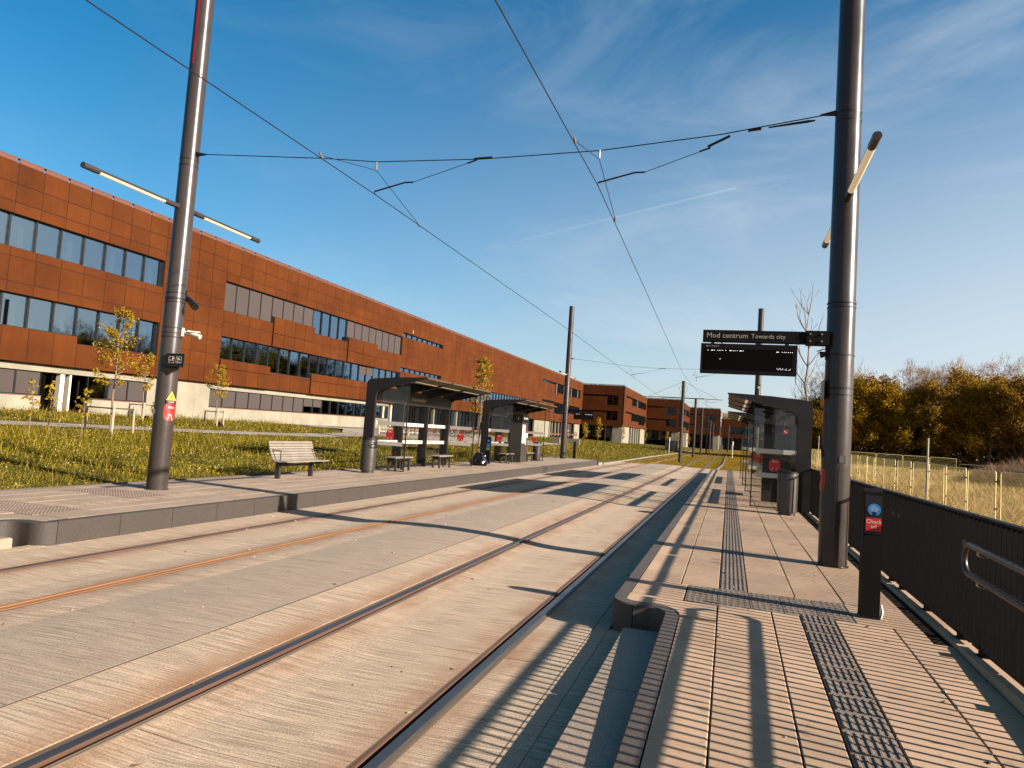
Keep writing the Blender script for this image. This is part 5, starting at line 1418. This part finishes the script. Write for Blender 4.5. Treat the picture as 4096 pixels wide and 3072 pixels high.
# ---------------------------------------------------------------- yellow mesh fence on the field
FX = 10.0
def fence_panel():
    f_ = thing('mesh_fence', 'yellow tubular mesh fence panel standing on the field beyond the railing', 'fence', (0, 0, 0), 0, 'yellow fence panels on the field')
    W, H = 3.42, 2.0
    pts = [(0, 0.02, -0.15), (0, 0.02, H-0.14)] + [(0, 0.14-0.12*math.cos(R_(a)), H-0.14+0.12*math.sin(R_(a))) for a in (30, 60, 90)] + [(0, W-0.14+0.12*math.sin(R_(a)), H-0.14+0.12*math.cos(R_(a))) for a in (0, 30, 60)] + [(0, W-0.02, H-0.14), (0, W-0.02, -0.15)]
    MB().tube(pts, 0.023, 8).tube([(0, 0.02, 0.12), (0, W-0.02, 0.12)], 0.018, 6).build('tube_frame', M_['yellow_metal'], f_, smooth=True)
    mb = MB(); n = 38
    for k in range(1, n):
        y = 0.03+k*(W-0.06)/n; mb.box(-0.0018, 0.0018, y-0.0018, y+0.0018, 0.12, H-0.03)
    for k in range(1, 9): mb.box(-0.0018, 0.0018, 0.03, W-0.03, 0.12+k*0.21-0.0018, 0.12+k*0.21+0.0018)
    tag(mb.build('wire_mesh', M_['yellow_metal'], f_), kind='stuff')
    for z in (0.5, 1.55): MB().box(-0.035, 0.035, -0.06, 0.06, z, z+0.06).build('clamp', M_['black_paint'], f_)
    return f_
fp = fence_panel(); fp.location = (FX, 18.0, zg(FX, 18)+0.05)
y = 21.5; k = 0
r4 = random.Random(3)
while y < 114:
    c_ = copy_tree(fp); x = FX + 0.12*math.sin(k*1.3); c_.location = (x, y, zg(x, y)+0.05); c_.rotation_euler = (r4.uniform(-0.012, 0.012), r4.uniform(-0.01, 0.01), 0.0); y += 3.5; k += 1
x = FX+0.2; yb = 115.5
for k in range(6):
    c_ = copy_tree(fp); c_.location = (x, yb, zg(x, yb)+0.05); c_.rotation_euler = (0, 0, R_(-88)); c_['label'] = 'yellow tubular mesh fence panel in the row crossing the field'; c_['group'] = 'yellow fence panels crossing the field'; x += 3.5; yb += 0.12
for k in range(5):
    c_ = thing('field_gate', 'low grey tube gate panel at the edge of the woods', 'gate', (x+0.3, yb, zg(x, yb)), R_(-88), 'grey gates by the woods')
    MB().tube([(0, 0, 0), (0, 0, 1.3), (0, 2.9, 1.3), (0, 2.9, 0)], 0.03, 6).tube([(0, 0, 0.5), (0, 2.9, 0.5)], 0.02, 6).build('tube_frame', M_['galv'], c_); x += 3.2
pp = tag(MB().tube([(9.1, 38.6, zg(9, 38)-0.05), (9.12, 38.6, 2.86)], [0.055, 0.045], 10).build('thin_post', M_['galv']), 'plain thin grey post standing up out of the field by the yellow fence', 'post')
pp2 = tag(MB().tube([(11.5, 104, 0.0), (11.5, 104, 4.0)], 0.06, 8).build('thin_post', M_['galv']), 'plain grey post seen between the shelter and the thick mast', 'post')

# ---------------------------------------------------------------- vegetation
NR = np.random.default_rng(11)
def np_mesh(name, V, k, mt):
    """V: (n*k,3) vertices, every k in a row are one face"""
    n = len(V)//k
    me = bpy.data.meshes.new(name)
    me.vertices.add(len(V)); me.vertices.foreach_set('co', np.ascontiguousarray(V, dtype=np.float32).ravel())
    me.loops.add(len(V)); me.loops.foreach_set('vertex_index', np.arange(len(V), dtype=np.int32))
    me.polygons.add(n); me.polygons.foreach_set('loop_start', np.arange(0, len(V), k, dtype=np.int32))
    me.materials.append(mt); me.update(calc_edges=True)
    return me
def blades(P, h, w_, lean):
    n = len(P); az = NR.uniform(0, 2*np.pi, n); la = NR.uniform(0, 2*np.pi, n)
    d = np.stack([np.cos(az), np.sin(az), np.zeros(n)], 1)*(w_/2)[:, None]
    tip = P + np.stack([np.cos(la)*lean*h, np.sin(la)*lean*h, h], 1)
    V = np.empty((n, 3, 3)); V[:, 0] = P-d; V[:, 1] = P+d; V[:, 2] = tip
    return V.reshape(-1, 3)
def leaves(P, s, flat=0.5):
    """little kite-shaped leaves"""
    n = len(P)
    a = NR.normal(size=(n, 3)); a[:, 2] *= flat; a /= np.linalg.norm(a, axis=1)[:, None]
    b_ = NR.normal(size=(n, 3)); b_ -= (b_*a).sum(1)[:, None]*a; b_ /= np.linalg.norm(b_, axis=1)[:, None]
    V = np.empty((n, 4, 3)); s = s[:, None]
    V[:, 0] = P-a*s*0.5; V[:, 1] = P+b_*s*0.32; V[:, 2] = P+a*s*0.6; V[:, 3] = P-b_*s*0.32
    return V.reshape(-1, 3)
PATHP = [(-28.5, 2), (-27, 10), (-25.8, 19.5), (-24.9, 25), (-24.0, 30), (-23.6, 36), (-24.4, 42), (-26.0, 47)]
def on_path(x, y):
    px = np.interp(y, [q[1] for q in PATHP], [q[0] for q in PATHP])
    return (np.abs(x-px) < 0.98) & (y < 47.5) | ((x < -19.6) & (y > 46.5) & (y < 88) & (x > -34.9))
def polar(n, r0, r1, a0, a1, p_=1.0):
    u = NR.uniform(0, 1, n); r = np.exp(np.log(r0) + u**p_*(np.log(r1)-np.log(r0)))
    a = NR.uniform(a0, a1, n)
    return r*np.sin(a), r*np.cos(a), r
# left meadow
x, y, r = polar(430000, 10.5, 190, R_(-70), R_(-2.5))
sm_ = np.clip((y-49)/9.0, 0, 1); sm_ = sm_*sm_*(3-2*sm_); xs_b = -11.56+2.96*sm_-0.08
ok = (x < xs_b) & (x > -34.8)
ok &= ~on_path(x, y)
ok &= ~((x > -34.9) & (x < -24.7) & (y > 173)) & ~((x < -14.5) & (y > 226))
x, y, r = x[ok], y[ok], r[ok]
z = zg_np(x, y); P = np.stack([x, y, z-0.01], 1)
patchn = 0.5+0.5*np.sin(x*0.9+1.3*np.sin(y*0.7))*np.sin(y*0.55+0.8*np.sin(x*0.5))
patch2 = np.clip(np.sin(x*2.3+2.1*np.sin(y*1.1))*np.sin(y*1.9+1.7*np.sin(x*1.3)), 0, 1)
weedy = np.clip(1-np.abs(x+19.5)/4.0, 0, 1)*np.clip(1-np.abs(y-16)/12.0, 0, 1)
px_ = np.interp(y, [q[1] for q in PATHP], [q[0] for q in PATHP]); lowp = np.where((y < 50) & (x < px_+3.0) & (x > px_-1.5), 0.45, 1.0)
sz = (r/15)**0.66
nb = len(P); half = NR.uniform(size=nb) < 0.38
h = (0.05+0.10*NR.uniform(size=nb)**1.5)*(0.40+0.5*patchn+1.25*patch2+1.3*weedy)*np.clip(sz, 0.9, 1.9)*lowp
tall = NR.uniform(size=nb) < 0.012
h[tall] *= 2.0
V1 = blades(P[half], h[half]*1.3, 0.010*np.clip(sz, 0.8, 5)[half]*(1+NR.uniform(size=half.sum())), 0.35)
tag(put('meadow_grass', np_mesh('meadow_grass', V1, 3, M_['meadow'])), 'green meadow grass and weeds on the bank before the steel building', 'grass', kind='stuff')
Q = P[~half].copy(); Q[:, 2] += h[~half]*NR.uniform(0.15, 1.0, (~half).sum())
V2 = leaves(Q, 0.031*np.clip(sz, 0.8, 5)[~half]*(0.7+0.7*NR.uniform(size=(~half).sum())), 0.6)
tag(put('meadow_leaves', np_mesh('meadow_leaves', V2, 4, M_['meadow'])), 'low leafy weeds among the meadow grass on the bank', 'weeds', kind='stuff')
# dandelion clocks
x, y, r = polar(1100, 11.5, 110, R_(-62), R_(-6)); ok = ((x < -11.7) | ((y > 58) & (x < -8.9))) & (x > -28) & ~on_path(x, y)
x, y, r = x[ok], y[ok], r[ok]; z = zg_np(x, y)
mb = MB()
for a, e, c_, rr in zip(x, y, z, r):
    s = 0.014*(rr/14)**0.6; h_ = c_+NR.uniform(0.12, 0.22)
    if rr < 60 and NR.uniform() < 0.55: continue
    mb.add([(a-s, e, h_), (a+s, e, h_), (a, e-s, h_), (a, e+s, h_), (a, e, h_-s), (a, e, h_+s)], [(0, 2, 5), (2, 1, 5), (1, 3, 5), (3, 0, 5), (2, 0, 4), (1, 2, 4), (3, 1, 4), (0, 3, 4)])
tag(mb.build('dandelion_clocks', M_['dandelion']), 'white dandelion clocks dotted through the meadow', 'flowers', kind='stuff')
# grassed track
x, y, r = polar(90000, 54, 260, R_(-10), R_(1.5)); ok = (y > 56.4) & (x > -8.0) & (x < 6) & ~((x > -0.75) & (x < -0.45))
for rx in RAILX: ok &= np.abs(x-rx) > 0.12
x, y, r = x[ok], y[ok], r[ok]; P = np.stack([x, y, zg_np(x, y)], 1)
V = blades(P, 0.05+0.05*NR.uniform(size=len(P)), 0.03*(r/60), 0.5)
tag(put('track_grass', np_mesh('track_grass', V, 3, M_['tram_grass'])), 'short yellowed grass growing between the tram rails', 'grass', kind='stuff')
# dry field to the right
x, y, r = polar(230000, 8, 230, R_(3), R_(58)); ok = (x > 2.6) & ~((y > 47) & (x < 3.2)) & (y < 200)
x, y, r = x[ok], y[ok], r[ok]; P = np.stack([x, y, zg_np(x, y)-0.02], 1)
pn = 0.5+0.5*np.sin(x*0.35+2*np.sin(y*0.21))*np.sin(y*0.3+1.2*np.sin(x*0.4))
h = (0.16+0.50*NR.uniform(size=len(P)))*(0.35+0.9*pn)*np.where(x < 8.6, 0.5, 1.0)
V = blades(P, h, 0.012*np.clip((r/12)**0.8, 1, 9), 0.75)
tag(put('field_grass', np_mesh('field_grass', V, 3, M_['dry_grass'])), 'tall dry straw coloured grass over the field beyond the railing', 'grass', kind='stuff')
# grass on the planted roof
n = 9000; u = NR.uniform(0, 0.47, n); v_ = NR.uniform(0.02, 0.98, n)
zz = 11.26+2.6*np.sin(np.pi*v_)**0.7*np.sin(np.pi*np.minimum(1, u*1.6+0.25))**0.8
V = blades(np.stack([-3.3+u*40, 289.6+v_*19, zz], 1), 0.3+0.6*NR.uniform(size=n), 0.16*np.ones(n), 0.4)
tag(put('roof_grass', np_mesh('roof_grass', V, 3, M_['dry_grass']), bE), kind='stuff')

# --- trees
def grow(mb, p, d, l, r, depth, rnd, tips, spread=0.6, nb=3, shrink=0.68, wob=0.12, n=5, up=0.15, minr=0.004):
    pts = [p]; rs = [r]; seg = 3
    for i in range(seg):
        d = (d + Vector((rnd.gauss(0, wob), rnd.gauss(0, wob), rnd.gauss(0, wob)+up*0.3))).normalized()
        p = p + d*(l/seg); pts.append(p); rs.append(max(minr, r*(1-0.45*(i+1)/seg)))
    mb.tube(pts, rs, n if depth > 1 else 3, cap=False)
    if depth <= 0: tips.append(pts[-1]); tips.append((pts[1]+pts[2])/2); return
    if depth <= 2: tips.append(pts[2])
    for k in range(nb):
        f = rnd.uniform(0.45, 1.0) if k else 1.0
        q = pts[1]+(pts[-1]-pts[1])*f
        ax = Vector((rnd.gauss(0, 1), rnd.gauss(0, 1), rnd.gauss(0, 0.6)+up)).normalized()
        nd = (d*(1-spread)+ax*spread).normalized() if k else (d*0.85+ax*0.25).normalized()
        grow(mb, q, nd, l*shrink*rnd.uniform(0.8, 1.15), rs[-1]*(0.9 if not k else 0.65), depth-1, rnd, tips, spread, nb, shrink, wob, n, up, minr)
def young_tree(seed, h, trunk, cw, nleaf, leafs, leafsize):
    """slim planted tree: trunk, short upswept limbs, small leaves; returns trunk mesh, crown mesh"""
    rnd = random.Random(seed); mb = MB(); pts = []; p = Vector((0, 0, -0.1))
    n = 9
    for i in range(n+1):
        f = i/n; pts.append(Vector((rnd.gauss(0, 0.006)*i*min(1, h/4), rnd.gauss(0, 0.006)*i*min(1, h/4), -0.1+f*(h+0.05))))
    mb.tube(pts, [0.0095*h*(1-0.85*i/n)+0.003 for i in range(n+1)], 7)
    tips = []
    z = trunk
    while z < h-0.15:
        f = (z-trunk)/(h-trunk)
        env = cw*(1.0-0.75*f)*(0.55+0.45*min(1, f*5))
        for k in range(rnd.choice((2, 3, 3))):
            a = rnd.uniform(0, 6.28); l = env*rnd.uniform(0.6, 1.15)
            idx = min(n-1, int((z+0.1)/(h+0.05)*n)); base_ = pts[idx]+(pts[idx+1]-pts[idx])*((z+0.1)/(h+0.05)*n-idx)
            e = base_+Vector((math.cos(a)*l, math.sin(a)*l, l*rnd.uniform(0.25, 1.0) if f > 0.12 else l*rnd.uniform(-0.35, 0.4)))
            m_ = (base_+e)/2+Vector((0, 0, -0.05*l))
            mb.tube([base_, m_, e], [0.012, 0.008, 0.004], 4, cap=False)
            for q in range(5): tips.append((m_+(e-m_)*(0.1+0.25*q), l))
        z += rnd.uniform(0.10, 0.22)
    tm = mb.mesh('trunk', M_['bark'], True)
    T = np.array([t_[0][:] for t_ in tips]); k = NR.integers(0, len(T), nleaf)
    P = T[k]+NR.normal(size=(nleaf, 3))*leafs
    cmx = np_mesh('crown', leaves(P, leafsize*(0.7+0.6*NR.uniform(size=nleaf)), 0.9), 4, M_['young_leaf'])
    return tm, cmx
def plant(seed, x, y, h, trunk, cw, nleaf, label, stakes=None, leafs=0.065, leafsize=0.088, z=None):
    z = zg(x, y) if z is None else z
    t_ = thing('young_tree', label, 'tree', (x, y, z))
    a, c_ = young_tree(seed, h, trunk, cw, nleaf, leafs, leafsize)
    put('trunk', a, t_); put('crown', c_, t_)
    if stakes:
        st = thing('tree_stakes', stakes[0], 'stakes', (x, y, z))
        q = stakes[1]; hh_ = stakes[2]
        ps = [(q*math.cos(R_(a_)), q*math.sin(R_(a_))) for a_ in (200, 320, 80)]
        for (px, py) in ps:
            dz_ = zg(x+px, y+py)-z
            MB().tube([(px, py, dz_-0.15), (px*0.97, py*0.97, hh_)], 0.045, 8).build('stake', M_['stake_wood'], st, smooth=True)
        for (a_, e_) in ((ps[0], ps[1]), (ps[1], ps[2]), (ps[2], ps[0])):
            MB().tube([(a_[0], a_[1], hh_-0.1), (e_[0], e_[1], hh_-0.12)], 0.028, 6).build('rail', M_['bark_dark'], st)
        if len(stakes) > 3: tag(MB().tube([(0.25, 0.0, 0.0), (0.3, 0.02, 0.12), (0.25, 0.05, 0.25)], [0.22, 0.24, 0.06], 10).build('watering_bag', M_['bag_plastic'], st), None)
plant(1, -22.9, 21.8, 4.85, 1.85, 1.0, 1900, 'largest golden leaved young tree in the meadow, nearest the striped mast', ('pale timber stakes with cross rails round the largest golden young tree', 0.95, 1.05))
plant(2, -30.5, 31.0, 3.6, 1.7, 0.75, 700, 'golden young tree tight against the concrete base beside the striped mast', ('timber stakes round the young tree tight against the concrete base', 0.7, 0.95, 1), 0.07, 0.10)
plant(3, -28.2, 34.0, 3.6, 1.75, 0.80, 1100, 'golden young tree before the blank concrete wall and grey blinds', ('dark railed timber stakes round the young tree before the grey blinds', 0.6, 0.95, 1))
plant(4, -13.6, 38.2, 5.6, 2.3, 1.0, 1500, 'bright yellow leaved young tree rising between the two shelters', None, 0.06, 0.12)
plant(5, -19.4, 109, 4.3, 1.6, 0.7, 500, 'small golden tree beyond the hanging display on the far bank', None, 0.1, 0.2)
plant(6, -23.0, 117, 3.6, 1.2, 0.7, 350, 'dull brownish small tree beside a path bench on the far bank', None, 0.12, 0.2)
for i, (x, y) in enumerate(((-21.5, 150), (-15.6, 190), (-13.0, 195), (-19.0, 170), (-11.5, 215))): plant(20+i, x, y, 4.2, 1.4, 0.6, 330, ['far slender tree before the pale pillars of the first steel block', 'far slender tree in shade left of the slim poles', 'far pointed tree next to the slim poles before the second block', 'far thin tree before the dark glazing', 'farthest small tree by the slim poles'][i], None, 0.10, 0.17)
for i, (x, y, h_) in enumerate(((-19.6, 15.8, 1.9), (-21.0, 17.6, 1.85), (-19.4, 17.4, 1.75), (-18.9, 19.9, 1.7))):
    plant(40+i, x, y, h_, 0.9, 0.28, 55, ['thin sapling with a leaf tuft before the pale door pillar', 'thin sapling with drooping leaf whorls before the glazed door', 'thin forked sapling before the dark door recess', 'thin reddish sapling by the timber stakes'][i], None, 0.05, 0.12)
# bare sapling behind the railed shelter
bs = thing('bare_sapling', 'bare leafless young tree standing behind the railed shelter', 'tree', (2.9, 31.0, zg(2.9, 31)))
mb = MB(); tips = []; rnd = random.Random(9)
pts = [Vector((0.01*i*rnd.uniform(-1, 1), 0.01*i, i*0.72)) for i in range(12)]
mb.tube(pts, [0.085-0.0068*i for i in range(12)], 8)
for i in range(5, 12):
    for k in range(3):
        a = rnd.uniform(0, 6.28); grow(mb, pts[i], Vector((math.cos(a)*0.75, math.sin(a)*0.75, 0.9)).normalized(), 0.95-0.05*i+0.25, 0.022, 2, rnd, tips, 0.45, 2, 0.62, 0.07, 4, 0.5, 0.005)
mb.build('trunk', M_['bark'], bs)
# woods beyond the field
def wood_tree(seed, h, cw, mt, nleaf, lsz, bare=False):
    rnd = random.Random(seed); mb = MB(); tips = []
    tr = h*rnd.uniform(0.10, 0.2)
    pts = [Vector((0, 0, -0.5))]; p = Vector((0, 0, 0))
    for i in range(6):
        p = Vector((rnd.gauss(0, 0.12)*i, rnd.gauss(0, 0.12)*i, h*0.62*(i+1)/6)); pts.append(p)
    mb.tube(pts, [0.26-0.028*i for i in range(7)], 7, cap=False)
    for i in range(1, 7):
        for k in range(3 if not bare else 4):
            a = rnd.uniform(0, 6.28); up = 0.35+0.14*i
            grow(mb, pts[i], Vector((math.cos(a), math.sin(a), up)).normalized(), cw*(0.72 if i < 5 else 0.62), 0.10-0.008*i, 4 if bare else 2, rnd, tips, 0.55, 3, 0.66, 0.14, 4, 0.30, 0.012 if bare else 0.02)
    tm = mb.mesh('trunk', M_['bark_grey' if bare else 'bark_dark'])
    T = np.array([t_[:] for t_ in tips]); cmesh = None
    if nleaf:
        k = NR.integers(0, len(T), nleaf); P = T[k]+NR.normal(size=(nleaf, 3))*np.array([0.42, 0.42, 0.34])
        cmesh = np_mesh('crown', leaves(P, lsz*(0.6+0.8*NR.uniform(size=nleaf)), 0.8), 4, M_[mt])
    return tm, cmesh
var = [wood_tree(101, 14.5, 4.6, 'wood_leaf', 15000, 0.30), wood_tree(102, 13.5, 5.0, 'wood_leaf', 15000, 0.30), wood_tree(103, 12.5, 4.2, 'wood_leaf_gold', 12000, 0.30),
       wood_tree(104, 16.0, 4.6, None, 0, 0, True), wood_tree(105, 15.5, 4.2, None, 0, 0, True), wood_tree(106, 6.0, 2.6, 'wood_leaf_gold', 4500, 0.36), wood_tree(107, 11, 4.4, 'wood_leaf', 15000, 0.30)]
rt = random.Random(21); WT = []
for row, (yy, n0) in enumerate(((129, 0), (133, 1), (138, 2), (144, 3))):
    xx = 9.5 + 1.5*row + (2 if row % 2 else 0)
    while xx < 92:
        WT.append((xx+rt.uniform(-1.2, 1.2), yy+rt.uniform(-1.5, 1.5)-0.15*(xx-20)*(1 if xx > 20 else 0), row)); xx += rt.uniform(3.2, 4.6)
lab_w = {0: 'dense olive brown leafed tree in the woods beyond the field', 1: 'dense olive brown leafed tree in the woods beyond the field', 2: 'golden leafed tree in the woods beyond the field', 3: 'tall bare twiggy tree in the woods beyond the field', 4: 'tall bare twiggy tree in the woods beyond the field', 5: 'low golden bush at the front edge of the woods', 6: 'dense olive brown leafed tree in the woods beyond the field'}
grp_w = {0: 'olive wood trees', 1: 'olive wood trees', 6: 'olive wood trees', 2: 'golden wood trees', 3: 'bare wood trees', 4: 'bare wood trees', 5: 'golden bushes'}
for (x, y, row) in WT:
    q = rt.random()
    if row == 0: k = 5 if q < 0.14 else (2 if q < 0.30 else (6 if q < 0.62 else (0 if q < 0.86 else 1)))
    elif row == 3: k = 3 if q < 0.5 else 4; row = 3
    elif row == 1: k = 0 if q < 0.45 else (1 if q < 0.92 else 2)
    else: k = 3 if q < 0.35 else (4 if q < 0.65 else (0 if q < 0.85 else 1))
    s = rt.uniform(0.88, 1.10)*(1.22 if row == 3 else (1.1 if k in (3, 4) else 1.0))
    if x < 20: s *= 0.66 + 0.034*max(0, x-10)
    t_ = thing('wood_tree' if k != 5 else 'golden_bush', lab_w[k], 'tree' if k != 5 else 'bush', (x, y, zg(x, y)), rt.uniform(0, 6.28), grp_w[k]); t_.scale = (s, s, s*rt.uniform(0.95, 1.08))
    put('trunk', var[k][0], t_)
    if var[k][1]: put('crown', var[k][1], t_)
# dark undergrowth under the woods
n = 60000; x = NR.uniform(6, 100, n); dd = NR.uniform(-2.5, 30, n); y = 128-0.15*np.maximum(0, x-20)+dd; z = zg_np(x, y)
Q = np.stack([x, y, z+NR.uniform(0, 1, n)**1.4*(1.0+1.2*np.abs(np.sin(x*0.5))+np.clip(dd, 0, 22)*0.22) ], 1)
tag(put('undergrowth', np_mesh('undergrowth', leaves(Q, 0.45*(0.6+0.8*NR.uniform(size=n)), 0.8), 4, M_['wood_leaf'])), 'dark brushy undergrowth along the foot of the woods', 'undergrowth', kind='stuff')
# bramble mound
n = 16000; u = NR.uniform(0, 1, n); a = NR.uniform(0, 2*np.pi, n); rr = np.sqrt(u)
x = 29.5+rr*np.cos(a)*9.5; y = 74+rr*np.sin(a)*7; hz_ = (1-rr**2)*(2.3+0.6*np.sin(x*0.8)*np.cos(y*0.9))
P = np.stack([x, y, zg_np(x, y)+hz_*NR.uniform(0.75, 1, n)-0.05], 1)
V = blades(P, 0.35+0.7*NR.uniform(size=n), 0.045*np.ones(n), 0.9)
mb = MB(); k1, k2 = 20, 8
for j in range(k2+1):
    for i in range(k1):
        a_ = 2*math.pi*i/k1; q = j/k2
        x_ = 29.5+q*math.cos(a_)*9.5; y_ = 74+q*math.sin(a_)*7; mb.v.append((x_, y_, zg(x_, y_)+(1-q*q)*(2.1+0.6*math.sin(x_*0.8)*math.cos(y_*0.9))-0.1))
for j in range(k2):
    for i in range(k1): mb.f.append((j*k1+i, j*k1+(i+1) % k1, (j+1)*k1+(i+1) % k1, (j+1)*k1+i)); mb.m.append(0)
tag(mb.build('earth_mound', M_['soil'], smooth=True), kind='structure')
tag(put('bramble', np_mesh('bramble', V, 3, M_['bramble'])), 'pinkish brown dry bramble over the mound at the field edge', 'bramble', kind='stuff')

# small scraps and grit lying on the track slabs and paving
mb = MB(); rg = random.Random(33)
for _ in range(260):
    x_ = rg.uniform(-8.1, 1.7); y_ = 2.5+rg.random()**1.6*28
    if -1.1 < x_ < -0.35: continue
    z_ = crown(x_) if x_ < -1.1 else zp(y_)
    s_ = rg.uniform(0.004, 0.011)*(1+y_/14); a_ = rg.uniform(0, 6.28); l_ = rg.uniform(1.0, 2.4)
    d_ = (math.cos(a_)*s_*l_, math.sin(a_)*s_*l_); e_ = (-math.sin(a_)*s_, math.cos(a_)*s_)
    mb.add([(x_-d_[0], y_-d_[1], z_+0.002), (x_+e_[0], y_+e_[1], z_+0.003), (x_+d_[0], y_+d_[1], z_+0.002), (x_-e_[0], y_-e_[1], z_+0.003), (x_, y_, z_+0.003+s_*0.7)], [(0, 1, 4), (1, 2, 4), (2, 3, 4), (3, 0, 4)])
tag(mb.build('grit', M_['grit']), 'scattered grit, dry leaf bits and scraps on the slabs', 'grit', kind='stuff')
